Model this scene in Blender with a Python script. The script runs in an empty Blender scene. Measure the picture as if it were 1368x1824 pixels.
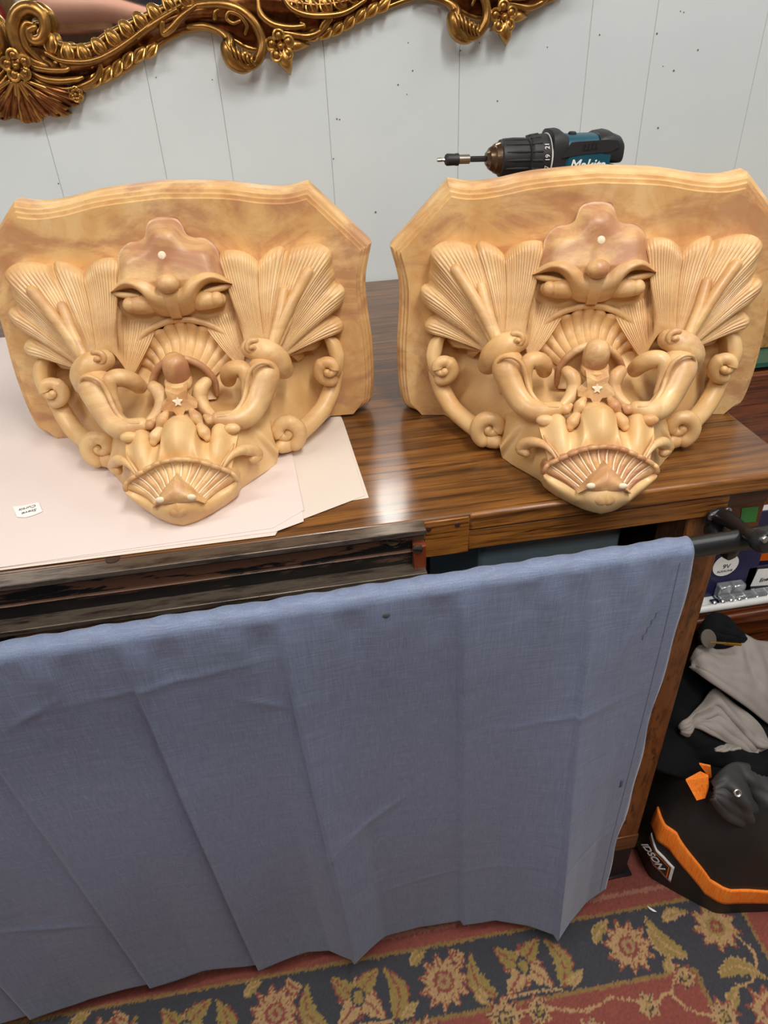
import bpy, math, random
import numpy as np
from mathutils import Vector, Matrix

random.seed(7)
rng = np.random.default_rng(7)
scene = bpy.context.scene
COL = scene.collection

# ---------------------------------------------------------------- camera
F, CX, CY = 1265.0, 684.0, 912.0                     # focal length and centre, 1368 x 1824 frame
TOP = 0.86                                           # bench top height
CAM = np.array([0.0, 0.0, TOP + 0.45])
def unit(v):
    v = np.array(v, float); return v / np.linalg.norm(v)
_dn = unit((91.0, 1858.0, F)); _up = -_dn
_xx = 10650.0
_X = unit((_xx, -(_dn[0] * _xx + _dn[2] * F) / _dn[1], F))
_Y = np.cross(_up, _X)
ROT = np.array([_X, _Y, _up])                        # camera axes -> world axes
cam_data = bpy.data.cameras.new('camera'); cam = bpy.data.objects.new('camera', cam_data)
COL.objects.link(cam); scene.camera = cam
cam_data.sensor_fit = 'VERTICAL'; cam_data.sensor_height = 36.0; cam_data.lens = F / 1824.0 * 36.0
cam_data.clip_start = 0.02
_r, _d, _f = ROT[:, 0], ROT[:, 1], ROT[:, 2]
cam.matrix_world = Matrix(((_r[0], -_d[0], -_f[0], CAM[0]), (_r[1], -_d[1], -_f[1], CAM[1]),
                           (_r[2], -_d[2], -_f[2], CAM[2]), (0, 0, 0, 1)))

# ---------------------------------------------------------------- world, lamps, exposure
world = bpy.data.worlds.new('world'); scene.world = world; world.use_nodes = True
world.node_tree.nodes['Background'].inputs[0].default_value = (0.88, 0.95, 1.0, 1)
world.node_tree.nodes['Background'].inputs[1].default_value = 0.33
scene.view_settings.view_transform = 'Standard'; scene.view_settings.look = 'None'
scene.view_settings.gamma = 1.0; scene.view_settings.use_curve_mapping = False
scene.view_settings.exposure = 0.0
def area_light(name, loc, size, power, color, rot=(0, 0, 0)):
    l = bpy.data.lights.new(name, 'AREA'); l.shape = 'RECTANGLE'; l.size, l.size_y = size
    l.energy = power; l.color = color
    o = bpy.data.objects.new(name, l); o.location = loc; o.rotation_euler = rot; COL.objects.link(o)
    return o
area_light('ceiling_lamp_light', (0.49, -0.15, 2.62), (0.22, 1.2), 30, (1.0, 0.97, 0.92))
area_light('ceiling_lamp_light', (-1.3, 0.1, 2.62), (1.5, 0.28), 20, (1.0, 0.97, 0.93))
area_light('ceiling_lamp_light', (0.0, -1.35, 2.62), (1.8, 0.28), 24, (1.0, 0.97, 0.93))
area_light('ceiling_lamp_light', (1.7, 0.6, 2.62), (0.28, 1.4), 11, (1.0, 0.97, 0.93))

# ---------------------------------------------------------------- pixel helpers
def ray(px, py):
    return ROT @ unit((px - CX, py - CY, F))
def at_z(p, z):
    r = ray(*p); return CAM + r * ((z - CAM[2]) / r[2])
def at_y(p, y):
    r = ray(*p); return CAM + r * ((y - CAM[1]) / r[1])

# ---------------------------------------------------------------- object helpers
def link(name, me, mat=None, parent=None, smooth=True):
    o = bpy.data.objects.new(name, me); COL.objects.link(o)
    if mat is not None and len(me.materials) == 0: me.materials.append(mat)
    if parent is not None: o.parent = parent
    return o
def shade(me, angle=None):
    me.polygons.foreach_set('use_smooth', [True] * len(me.polygons))
    if angle is not None:
        me.set_sharp_from_angle(angle=math.radians(angle))
    me.update()
def mesh(name, verts, faces, mat=None, parent=None, angle=40, smooth=True):
    me = bpy.data.meshes.new(name)
    me.from_pydata([tuple(map(float, v)) for v in verts], [], [tuple(int(i) for i in f) for f in faces])
    me.validate()
    if smooth: shade(me, angle)
    return link(name, me, mat, parent)
def thing(name, label, cat, loc=(0, 0, 0), rotz=0.0, group=None):
    o = bpy.data.objects.new(name, None); COL.objects.link(o)
    o.location = loc; o.rotation_euler = (0, 0, rotz); o.empty_display_size = 0.05
    return tag(o, label, cat, group)
def tag(o, label, cat, group=None):
    o['label'] = label; o['category'] = cat
    if group: o['group'] = group
    return o
def struct(o):
    o['kind'] = 'structure'; return o
def merge(parts):
    V, Fc, n = [], [], 0
    for v, f in parts:
        v = [tuple(map(float, q)) for q in v]
        V += v; Fc += [tuple(i + n for i in q) for q in f]; n += len(v)
    return V, Fc

# raw shapes: each returns (verts, faces)
def box(x0, x1, y0, y1, z0, z1):
    v = [(x0, y0, z0), (x1, y0, z0), (x1, y1, z0), (x0, y1, z0), (x0, y0, z1), (x1, y0, z1), (x1, y1, z1), (x0, y1, z1)]
    return v, [(0, 3, 2, 1), (4, 5, 6, 7), (0, 1, 5, 4), (1, 2, 6, 5), (2, 3, 7, 6), (3, 0, 4, 7)]
def bevelled(name, boxes, mat, parent=None, bev=0.003, seg=2):
    v, f = merge(boxes); o = mesh(name, v, f, mat, parent, smooth=False)
    m = o.modifiers.new('bevel', 'BEVEL'); m.width = bev; m.segments = seg; m.limit_method = 'ANGLE'
    shade(o.data, 35)
    return o
def spline(P, n, closed=False):
    """Catmull-Rom through P, n samples, even in parameter by chord length."""
    P = np.array(P, float)
    if len(P) == 2: return P[0] + (P[1] - P[0]) * np.linspace(0, 1, n)[:, None]
    A = np.vstack([2 * P[0] - P[1], P, 2 * P[-1] - P[-2]])
    L = np.concatenate([[0], np.cumsum(np.linalg.norm(np.diff(P[:, :min(3, P.shape[1])], axis=0), axis=1) + 1e-9)]); L /= L[-1]
    out = []
    for u in np.linspace(0, 1, n):
        i = min(max(np.searchsorted(L, u, side='right') - 1, 0), len(P) - 2)
        t = (u - L[i]) / (L[i + 1] - L[i])
        p0, p1, p2, p3 = A[i], A[i + 1], A[i + 2], A[i + 3]
        out.append(0.5 * ((2 * p1) + (-p0 + p2) * t + (2 * p0 - 5 * p1 + 4 * p2 - p3) * t * t + (-p0 + 3 * p1 - 3 * p2 + p3) * t ** 3))
    return np.array(out)
def polyline(P, n):
    P = np.array(P, float)
    L = np.concatenate([[0], np.cumsum(np.linalg.norm(np.diff(P, axis=0), axis=1))])
    u = np.linspace(0, L[-1], n)
    return np.stack([np.interp(u, L, P[:, k]) for k in range(P.shape[1])], 1)
def tube(pts, rad, seg=14, n=None, flat=1.0, up=None, cap=4):
    """Swept round tube with rounded ends; rad a number or a list along the path."""
    pts = np.array(pts, float); rad = np.array(rad if np.ndim(rad) else [rad] * len(pts), float)
    if n: 
        q = spline(np.hstack([pts, rad[:, None]]), n); pts, rad = q[:, :3], np.maximum(q[:, 3], 1e-4)
    T = np.gradient(pts, axis=0); T /= np.linalg.norm(T, axis=1)[:, None] + 1e-12
    ref = np.array(up if up is not None else (0.13, -0.9, 0.4), float)
    ring_pts, ring_r, ring_o = [], [], []
    for k in range(cap):
        a = math.pi / 2 * (1 - k / cap); ring_pts.append(0); ring_r.append(math.cos(a)); ring_o.append(-math.sin(a))
    for i in range(len(pts)): ring_pts.append(i); ring_r.append(1); ring_o.append(0)
    for k in range(cap):
        a = math.pi / 2 * ((k + 1) / cap); ring_pts.append(len(pts) - 1); ring_r.append(math.cos(a)); ring_o.append(math.sin(a))
    V = []; 
    N = None; frames = []
    for i in range(len(pts)):
        if N is None: N = ref - T[i] * (ref @ T[i])
        else: N = N - T[i] * (N @ T[i])
        if up is not None:
            N = ref - T[i] * (ref @ T[i])
        N = N / (np.linalg.norm(N) + 1e-12); frames.append((N, np.cross(T[i], N)))
    for i, s, o in zip(ring_pts, ring_r, ring_o):
        N, B = frames[i]; c = pts[i] + T[i] * o * rad[i]
        s = max(s, 0.02)
        for j in range(seg):
            a = 2 * math.pi * j / seg
            V.append(c + rad[i] * s * (math.cos(a) * N * flat + math.sin(a) * B))
    m = len(ring_pts); Fc = []
    for i in range(m - 1):
        for j in range(seg):
            a, b = i * seg + j, i * seg + (j + 1) % seg
            Fc.append((a, b, b + seg, a + seg))
    Fc.append(tuple(range(seg))[::-1]); Fc.append(tuple((m - 1) * seg + j for j in range(seg)))
    return V, Fc
def lathe(prof, seg=32, origin=(0, 0, 0), axis=(0, 0, 1)):
    """Profile of (along, radius) turned around an axis."""
    ax = unit(axis); t = np.array((1, 0, 0.)) if abs(ax[0]) < 0.9 else np.array((0, 1, 0.))
    u = unit(np.cross(ax, t)); w = np.cross(ax, u); o = np.array(origin, float)
    V = [o + ax * a + max(r, 1e-5) * (math.cos(2 * math.pi * j / seg) * u + math.sin(2 * math.pi * j / seg) * w) for a, r in prof for j in range(seg)]
    Fc = [(i * seg + j, i * seg + (j + 1) % seg, (i + 1) * seg + (j + 1) % seg, (i + 1) * seg + j) for i in range(len(prof) - 1) for j in range(seg)]
    Fc.append(tuple(range(seg))[::-1]); Fc.append(tuple((len(prof) - 1) * seg + j for j in range(seg)))
    return V, Fc
def ball(c, r, seg=16, rings=10, rot=None):
    r = np.array(r if np.ndim(r) else (r, r, r), float); c = np.array(c, float); V = []
    R = np.eye(3) if rot is None else np.array(rot)
    V.append(c + R @ (r * (0, 0, 1)))
    for i in range(1, rings):
        a = math.pi * i / rings
        for j in range(seg):
            b = 2 * math.pi * j / seg
            V.append(c + R @ (r * (math.sin(a) * math.cos(b), math.sin(a) * math.sin(b), math.cos(a))))
    V.append(c + R @ (r * (0, 0, -1))); Fc = []
    for j in range(seg): Fc.append((0, 1 + j, 1 + (j + 1) % seg))
    for i in range(rings - 2):
        for j in range(seg):
            a = 1 + i * seg + j; b = 1 + i * seg + (j + 1) % seg
            Fc.append((a, a + seg, b + seg, b))
    n = len(V) - 1; s = 1 + (rings - 2) * seg
    for j in range(seg): Fc.append((s + j, n, s + (j + 1) % seg))
    return V, Fc
def grid_faces(ns, nt, off=0):
    return [(off + i * nt + j, off + (i + 1) * nt + j, off + (i + 1) * nt + j + 1, off + i * nt + j + 1) for i in range(ns - 1) for j in range(nt - 1)]
def prism(outline, axis_vec):
    """Polygon outline (3D points) pushed along a vector into a solid."""
    o = [np.array(p, float) for p in outline]; a = np.array(axis_vec, float); n = len(o)
    V = o + [p + a for p in o]
    return V, [tuple(range(n))[::-1], tuple(range(n, 2 * n))] + [(i, (i + 1) % n, n + (i + 1) % n, n + i) for i in range(n)]
def flip(vf):
    return vf[0], [tuple(reversed(f)) for f in vf[1]]
def mirror_x(vf):
    return [(-v[0], v[1], v[2]) for v in vf[0]], [tuple(reversed(f)) for f in vf[1]]
def fix_normals(o):
    import bmesh
    bm = bmesh.new(); bm.from_mesh(o.data); bmesh.ops.recalc_face_normals(bm, faces=bm.faces); bm.to_mesh(o.data); bm.free()
def text_mesh(name, body, size, mat, parent, matrix, extrude=0.0004, shear=0.0, bold=0.0, xs=1.0):
    cu = bpy.data.curves.new(name, 'FONT'); cu.body = body; cu.size = size; cu.extrude = extrude; cu.shear = shear
    cu.align_x = 'CENTER'; cu.align_y = 'CENTER'; cu.offset = bold
    t = bpy.data.objects.new(name, cu); COL.objects.link(t)
    dg = bpy.context.evaluated_depsgraph_get(); me = bpy.data.meshes.new_from_object(t.evaluated_get(dg))
    bpy.data.objects.remove(t); bpy.data.curves.remove(cu)
    me.transform(Matrix.Diagonal((xs, 1, 1, 1))); me.transform(matrix)
    me.name = name; me.materials.clear()
    return link(name, me, mat, parent)
def frame_matrix(o, x, y):
    x = unit(x); y = np.array(y, float); y = unit(y - x * (x @ y)); z = np.cross(x, y); o = np.array(o, float)
    return Matrix(((x[0], y[0], z[0], o[0]), (x[1], y[1], z[1], o[1]), (x[2], y[2], z[2], o[2]), (0, 0, 0, 1)))

# ---------------------------------------------------------------- materials
class NT:
    def __init__(s, name):
        s.m = bpy.data.materials.new(name); s.m.use_nodes = True; s.t = s.m.node_tree
        s.b = s.t.nodes['Principled BSDF']; s.tc = s.t.nodes.new('ShaderNodeTexCoord')
    def n(s, typ, **kw):
        x = s.t.nodes.new(typ)
        for k, v in kw.items(): setattr(x, k, v)
        return x
    def l(s, a, b): s.t.links.new(a, b)
    def mapping(s, scale=(1, 1, 1), rot=(0, 0, 0), src='Object'):
        mp = s.n('ShaderNodeMapping'); s.l(s.tc.outputs[src], mp.inputs[0])
        mp.inputs['Scale'].default_value = scale; mp.inputs['Rotation'].default_value = rot
        return mp.outputs[0]
    def noise(s, vec, scale, detail=4, rough=0.55, dist=0.0):
        x = s.n('ShaderNodeTexNoise'); s.l(vec, x.inputs['Vector'])
        x.inputs['Scale'].default_value = scale; x.inputs['Detail'].default_value = detail
        x.inputs['Roughness'].default_value = rough; x.inputs['Distortion'].default_value = dist
        return x.outputs['Fac']
    def ramp(s, fac, stops, interp='LINEAR'):
        x = s.n('ShaderNodeValToRGB'); s.l(fac, x.inputs[0]); e = x.color_ramp.elements; x.color_ramp.interpolation = interp
        while len(e) < len(stops): e.new(0.5)
        for q, (p, c) in zip(e, stops):
            q.position = p; q.color = (*c, 1) if len(c) == 3 else c
        return x.outputs[0]
    def mix(s, fac, a, b, mode='MIX'):
        x = s.n('ShaderNodeMix', data_type='RGBA', blend_type=mode)
        for k, v in ((0, fac), (6, a), (7, b)):
            if hasattr(v, 'is_linked') or hasattr(v, 'links'): s.l(v, x.inputs[k])
            elif k == 0: x.inputs[0].default_value = v
            else: x.inputs[k].default_value = (*v, 1)
        return x.outputs[2]
    def math(s, op, a, b=None):
        x = s.n('ShaderNodeMath', operation=op)
        for k, v in ((0, a), (1, b)):
            if v is None: continue
            if hasattr(v, 'links'): s.l(v, x.inputs[k])
            else: x.inputs[k].default_value = v
        return x.outputs[0]
    def bump(s, h, strength=0.3, dist=0.002):
        x = s.n('ShaderNodeBump'); s.l(h, x.inputs['Height']); x.inputs['Strength'].default_value = strength; x.inputs['Distance'].default_value = dist
        s.l(x.outputs[0], s.b.inputs['Normal'])
    def set(s, color=None, rough=None, metal=None, **kw):
        for k, v in (('Base Color', color), ('Roughness', rough), ('Metallic', metal)) + tuple((a.replace('_', ' '), b) for a, b in kw.items()):
            if v is None: continue
            if hasattr(v, 'links'): s.l(v, s.b.inputs[k])
            elif isinstance(v, tuple): s.b.inputs[k].default_value = (*v, 1) if len(v) == 3 else v
            else: s.b.inputs[k].default_value = v
        return s.m
def srgb(r, g, b):
    f = lambda c: (c / 255 / 12.92) if c <= 10 else ((c / 255 + 0.055) / 1.055) ** 2.4
    return (f(r), f(g), f(b))
def plain(name, color, rough=0.5, metal=0.0, var=0.12, scale=30, bump=0.0, **kw):
    m = NT(name); v = m.mapping(); n = m.noise(v, scale, 5)
    c = m.mix(n, tuple(x * (1 - var) for x in color), tuple(min(1, x * (1 + var)) for x in color))
    if bump: m.bump(m.noise(v, scale * 6, 3), bump, 0.001)
    return m.set(c, rough, metal, **kw)
def oak(name, dark, light, grain=(1.2, 16, 16), rough=0.32, pores=0.55, red=None, rot=(0, 0, 0), coat=0.15):
    m = NT(name); v = m.mapping(grain, rot)
    n1 = m.noise(v, 2.2, 6, 0.6, 1.4); n2 = m.noise(m.mapping(tuple(g * q for g, q in zip(grain, (1.6, 5, 5))), rot), 3.0, 4, 0.7, 0.3)
    big = m.noise(m.mapping((1.3, 3, 3), rot), 1.6, 3)
    c = m.ramp(n1, [(0.28, dark), (0.48, tuple((a + b) / 2 for a, b in zip(dark, light))), (0.68, light)])
    c = m.mix(m.ramp(n2, [(0.36, (1, 1, 1)), (0.50, (0, 0, 0))]), c, tuple(x * (1 - pores) for x in dark))
    c = m.mix(m.ramp(big, [(0.4, (0, 0, 0)), (0.7, (0.6, 0.6, 0.6))]), c, red or dark)
    m.bump(n2, 0.12, 0.001)
    r = m.n('ShaderNodeMapRange'); m.l(m.noise(m.mapping((3, 9, 9), rot), 4, 5), r.inputs[0]); r.inputs[3].default_value = rough - 0.1; r.inputs[4].default_value = rough + 0.14
    return m.set(c, r.outputs[0], Coat_Weight=coat, Coat_Roughness=0.16)
MAT = {}
MAT['oak_top'] = oak('oak_top', srgb(56, 33, 15), srgb(150, 98, 44), rough=0.32, red=srgb(92, 54, 22), coat=0.4)
MAT['oak_front'] = oak('oak_front', srgb(88, 52, 20), srgb(172, 112, 50), grain=(2.2, 22, 22), rough=0.36, red=srgb(128, 76, 32))
MAT['oak_leg'] = oak('oak_leg', srgb(94, 52, 20), srgb(146, 88, 40), grain=(22, 22, 2.0), rough=0.42)
MAT['wood_dark'] = oak('wood_dark', srgb(46, 26, 18), srgb(86, 50, 34), rough=0.45)
MAT['mahogany'] = oak('mahogany', srgb(70, 30, 14), srgb(140, 72, 30), grain=(1.5, 14, 14), rough=0.35)
MAT['black_metal'] = plain('black_metal', (0.012, 0.012, 0.013), 0.32, 0.0, scale=60)
MAT['steel'] = plain('steel', (0.55, 0.55, 0.56), 0.3, 1.0)
MAT['white_mark'] = plain('white_mark', (0.9, 0.88, 0.84), 0.6)
def worn_paint():
    m = NT('worn_black_paint'); v = m.mapping((2.0, 9, 12)); n = m.noise(v, 7, 8, 0.68, 0.3)
    gz = m.n('ShaderNodeSeparateXYZ'); m.l(m.tc.outputs['Generated'], gz.inputs[0]); n = m.math('ADD', n, m.math('MULTIPLY', m.math('SUBTRACT', gz.outputs[2], 0.55), 0.22))
    mask = m.ramp(n, [(0.50, (0, 0, 0)), (0.53, (1, 1, 1))])
    c = m.mix(mask, (0.006, 0.006, 0.007), srgb(92, 64, 48))
    return m.set(c, 0.38)
MAT['worn'] = worn_paint()
def worn_edge():
    m = NT('bare_worn_steel'); v = m.mapping((3, 20, 20)); n = m.noise(v, 6, 8, 0.7)
    c = m.ramp(n, [(0.35, srgb(40, 32, 28)), (0.55, srgb(104, 92, 80)), (0.75, srgb(70, 60, 52))])
    return m.set(c, 0.36, 0.5)
MAT['worn_edge'] = worn_edge()
def wall_mat():
    m = NT('painted_panel'); v = m.mapping()
    c = m.ramp(m.noise(v, 3.0, 4), [(0.3, srgb(214, 224, 227)), (0.7, srgb(222, 231, 233))])
    m.bump(m.noise(m.mapping((60, 60, 3)), 3, 5), 0.08, 0.001)
    return m.set(c, 0.42)
MAT['wall'] = wall_mat()
MAT['wall_gap'] = plain('wall_gap', srgb(196, 198, 194), 0.8)
def cloth_blue():
    m = NT('blue_linen'); v = m.mapping()
    th = m.noise(m.mapping((900, 900, 26)), 1.0, 3, 0.7); tv = m.noise(m.mapping((26, 26, 900)), 1.0, 3, 0.7)
    w = m.math('ADD', th, tv); b = m.noise(v, 5, 4)
    c = m.ramp(m.math('MULTIPLY', w, 0.5), [(0.30, srgb(96, 109, 136)), (0.5, srgb(116, 130, 158)), (0.70, srgb(142, 155, 182))])
    c = m.mix(m.math('MULTIPLY', b, 0.3), c, srgb(98, 108, 136))
    m.bump(w, 0.25, 0.0006)
    return m.set(c, 0.62, Sheen_Weight=0.25, Sheen_Roughness=0.4)
MAT['linen'] = cloth_blue()

# ================================================================ the setting
FLOOR_M = plain('floor_tile', srgb(156, 138, 116), 0.55, var=0.08, scale=8)
struct(mesh('floor', *box(-3.2, 3.4, -2.6, 1.62, -0.05, 0.0), FLOOR_M, smooth=False))
WALL_Y = 1.54
wall = struct(mesh('wall_back', *box(-3.2, 3.4, WALL_Y + 0.0016, WALL_Y + 0.08, 0.0, 2.75), MAT['wall_gap'], smooth=False))
# painted boards, each one between the grooves seen in the photograph
gx = [at_y(p, WALL_Y)[0] for p in ((94, 280), (277, 215), (396, 187), (585, 205), (818, 150), (1045, 117), (1151, 160), (1330, 200))]
left = list(np.arange(gx[0] - 0.17, -3.2, -0.19))[::-1]; right = list(np.arange(gx[-1] + 0.23, 3.4, 0.21))
edges = [-3.2] + left + gx + right + [3.4]
for a, b in zip(edges[:-1], edges[1:]):
    bevelled('board', [box(a + 0.0005, b - 0.0005, WALL_Y, WALL_Y + 0.0018, 0.0, 2.75)], MAT['wall'], wall, 0.0010, 2)
NAIL = plain('nail_hole', (0.16, 0.14, 0.12), 0.8)
nails = [(104, 327), (278, 138), (300, 325), (378, 142), (600, 212), (605, 213), (1009, 250), (709, 151), (727, 76), (735, 126), (725, 168), (975, 84), (1068, 62), (1170, 60), (1212, 20), (1218, 22), (1243, 89), (1172, 228), (886, 180), (594, 283), (669, 378), (1181, 118), (1200, 126), (820, 90), (854, 76)]
parts = []
for k, p in enumerate(nails):
    c = at_y(p, WALL_Y); r = 0.0010 + 0.0012 * random.random()
    parts.append(lathe([(-0.0006, r * 0.2), (-0.0008, r * 0.9), (0.001, r)], 8, c, (0, 1, 0)))
nl = mesh('nail_holes', *merge(parts), NAIL, wall); nl['kind'] = 'stuff'
struct(mesh('ceiling', *box(-3.2, 3.4, -2.6, 1.62, 2.75, 2.8), plain('ceiling_paint', (0.72, 0.72, 0.7), 0.8), smooth=False))
struct(mesh('wall_rear', *box(-3.2, 3.4, -2.65, -2.6, 0.0, 2.75), plain('rear_paint', srgb(120, 84, 52), 0.7), smooth=False))
def lamp(loc, sx, sy, label):
    t = thing('ceiling_light', label, 'light', loc, 0, 'ceiling tube lights')
    bevelled('housing', [box(-sx / 2, sx / 2, -sy / 2, sy / 2, 0.05, 0.11)], MAT['white_mark'], t, 0.006)
    m = NT('tube_glow'); m.set((0.9, 0.9, 0.9), 0.4, Emission_Color=(1.0, 0.95, 0.87), Emission_Strength=4.0)
    along = sx > sy
    for k in (-1, 1):
        a = (-sx / 2 + 0.04, k * sy * 0.22, 0.04) if along else (k * sx * 0.22, -sy / 2 + 0.04, 0.04)
        b = (sx / 2 - 0.04, k * sy * 0.22, 0.04) if along else (k * sx * 0.22, sy / 2 - 0.04, 0.04)
        mesh('tube', *tube([a, b], 0.014, 10), m.m, t)
lamp((0.49, -0.15, 2.64), 0.22, 1.2, 'white ceiling tube light above the carved corbels')
lamp((-1.3, 0.1, 2.64), 1.5, 0.28, 'white ceiling tube light above the left end of the bench')
lamp((0.0, -1.35, 2.64), 1.8, 0.28, 'white ceiling tube light near the rear shelves')
lamp((1.7, 0.6, 2.64), 0.28, 1.4, 'white ceiling tube light over the right aisle')

# ================================================================ oak bench
bench = thing('oak_bench', 'dark oak workbench carrying both carved corbels against the white wall', 'workbench', (0, 0.63, 0))
def bb(name, x0, x1, y0, y1, z0, z1, mat, bev=0.002, parent=None):
    """Bench part; x, y in room coordinates, z measured from the bench top."""
    p = parent or bench
    return bevelled(name, [box(x0, x1, y0 - 0.63, y1 - 0.63, z0 + TOP, z1 + TOP)], mat, p, bev)
XR = 0.592
bb('bench_top', -1.4, XR, 0.630, 1.535, -0.024, 0.0, MAT['oak_top'], 0.003)
bb('front_rail', 0.186, 0.506, 0.631, 0.66, -0.051, -0.024, MAT['oak_front'], 0.001)
bb('front_nosing', 0.186, XR, 0.6285, 0.64, -0.0235, -0.0004, MAT['oak_front'], 0.0035)
bb('inlay_patch', 0.1335, 0.1855, 0.6280, 0.66, -0.052, -0.003, oak('oak_patch', srgb(120, 72, 28), srgb(176, 116, 50), grain=(3, 26, 26)), 0.001)
for x, z in ((0.139, -0.012), (0.172, -0.011)):
    mesh('plug', *lathe([(0, 0.0035), (0.0012, 0.003)], 12, (x, 0.6281 - 0.63, TOP + z), (0, -1, 0)), MAT['wood_dark'], bench)
bb('end_block', 0.507, 0.562, 0.636, 0.67, -0.044, -0.0245, MAT['wood_dark'], 0.001)
bb('runner', 0.507, 0.588, 0.668, 1.5, -0.12, -0.0245, MAT['mahogany'], 0.001)
# steel track along the left half of the front
bb('track_lip', -1.4, 0.133, 0.6120, 0.632, -0.0075, -0.0008, MAT['worn_edge'], 0.001)
bb('track_web', -1.4, 0.133, 0.6200, 0.632, -0.050, -0.0075, MAT['worn'], 0.0005)
bb('track_bead', -1.4, 0.128, 0.6160, 0.622, -0.0325, -0.0305, MAT['worn'], 0.001)
bb('track_ledge', -1.4, 0.131, 0.5990, 0.632, -0.057, -0.050, MAT['worn_edge'], 0.001)
bb('track_skirt', -1.4, 0.131, 0.6010, 0.632, -0.076, -0.057, MAT['worn'], 0.0005)
def screw(name, p, r, mat, parent, nrm=(0, -1, 0), slot=0.4):
    s = mesh(name, *lathe([(-0.001, r), (0.0008, r), (0.0016, r * 0.8), (0.0018, 0.0)], 18, p, nrm), mat, parent)
    return s
SCREW = plain('old_screw', srgb(112, 98, 82), 0.4, 0.8)
def slotted(px, y, r):
    q = at_y(px, y); q = (q[0], q[1] - 0.63, q[2]); s = screw('screw', q, r, SCREW, bench)
    v, f = box(-r * 0.85, r * 0.85, -0.0002, 0.0002, -r * 0.12, r * 0.12)
    R = Matrix.Rotation(0.25, 3, 'Y'); v = [tuple(R @ Vector(a) + Vector((q[0], q[1] - 0.0018, q[2]))) for a in v]
    mesh('slot', v, f, MAT['black_metal'], s, smooth=False)
slotted((700, 962), 0.6198, 0.0075)
bb('stop_block', 0.118, 0.132, 0.609, 0.622, -0.053, -0.02, plain('red_brown_block', srgb(116, 52, 30), 0.4), 0.001)
slotted((744, 978), 0.6088, 0.006)
kp = at_z((200, 998), TOP); mesh('knot_plug', *lathe([(-.002, .008), (.0002, .008), (.0003, .0)], 18, (kp[0], kp[1] - 0.63 + .004, TOP)), MAT['wood_dark'], bench)
# legs, lower rails and shadowed carcass
for (x0, x1, y0, y1) in ((0.464, 0.517, 0.640, 0.700), (0.464, 0.517, 1.44, 1.50), (-1.36, -1.31, 0.640, 0.700), (-1.36, -1.31, 1.44, 1.50)):
    lg = bb('leg', x0, x1, y0, y1, 0.115 - TOP, -0.0245, MAT['oak_leg'], 0.002)
    bb('leg_block', x0 - 0.001, x1 + 0.001, y0 - 0.002, y1 + 0.002, 0.075 - TOP, 0.115 - TOP, oak('oak_block', srgb(92, 58, 30), srgb(140, 94, 52), grain=(3, 20, 40)), 0.002, lg)
    v, f = box(x0 + 0.002, x1 - 0.004, y0 - 0.63, y1 - 0.63, 0.012, 0.075)
    v = [(a + (-0.012 if c < 0.02 and b < y0 - 0.6 else 0), b - (0.012 if c < 0.02 and b < y0 - 0.6 else 0), c) for a, b, c in v]
    mesh('foot', v, f, MAT['black_metal'], lg, smooth=False)
    bevelled('foot_plate', [box(x0 - 0.014, x1 - 0.002, y0 - 0.63 - 0.016, y1 - 0.63, 0.0074, 0.0125)], MAT['black_metal'], lg, 0.001)
bb('side_rail', 0.500, 0.530, 0.670, 1.49, 0.085 - TOP, 0.165 - TOP, oak('oak_dull', srgb(74, 56, 42), srgb(112, 90, 70), grain=(20, 2, 20)), 0.002)
bb('side_panel', 0.480, 0.498, 0.701, 1.439, 0.12 - TOP, -0.0245, MAT['wood_dark'], 0.002)  # added panel, closes off the bright view so the underside stays dark
bb('back_rail', -1.33, 0.49, 1.46, 1.49, 0.10 - TOP, -0.0245, MAT['wood_dark'], 0.002)
bb('under_shelf', -1.33, 0.49, 0.705, 1.44, 0.09 - TOP, 0.115 - TOP, MAT['wood_dark'], 0.002)
bin_m = plain('bin_plastic', srgb(120, 140, 152), 0.5)
t = thing('storage_bin', 'blue-grey storage bin on the shelf under the bench, behind the curtain', 'bin', (0.335, 0.9, 0.1155))
bevelled('bin_body', [box(-0.1, 0.105, -0.16, 0.16, 0.0, 0.655)], bin_m, t, 0.008)
bevelled('bin_lid', [box(-0.105, 0.11, -0.165, 0.165, 0.655, 0.69)], bin_m, t, 0.006)
tape = tag(mesh('tape_piece', *prism([at_y(p, 0.6678) for p in ((1321, 905), (1351, 902), (1346, 929), (1318, 931))], (0, -0.0006, 0)), plain('green_tape', srgb(58, 132, 62), 0.5), smooth=False), 'square of bright green tape on the bench beside the rod bracket', 'tape')

# ================================================================ curtain rod, bracket, curtain
ROD_Y, ROD_Z, ROD_R, ROD_T = 0.560, TOP - 0.034, 0.012, 0.016     # the rod drops slightly to the left
rod = thing('curtain_rod', 'black metal rod carrying the blue curtain along the bench front', 'rod', (0, ROD_Y, ROD_Z))
mesh('rod_tube', *tube([(-1.38, 0, -1.81 * ROD_T), (0.95, 0, 0.52 * ROD_T)], ROD_R, 20), MAT['black_metal'], rod)
br = thing('rod_bracket', 'black cast rod bracket screwed to the bench by the green tape', 'bracket', tuple(at_y((1278, 930), 0.628)))
bo = np.array(br.location)
def bl(px, y): return at_y(px, y) - bo
plate = [bl(p, 0.6275) for p in ((1253, 925), (1258, 911), (1275, 903), (1293, 901), (1303, 908), (1305, 922), (1296, 934), (1284, 946), (1276, 956), (1264, 955), (1257, 942))]
pl = mesh('bracket_plate', *prism(plate, (0, -0.008, 0)), MAT['black_metal'], br, smooth=False)
pl.modifiers.new('bevel', 'BEVEL').width = 0.002
for p in ((1268, 921), (1296, 910)):
    screw('screw', bl(p, 0.6195), 0.0048, MAT['steel'], br)
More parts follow.
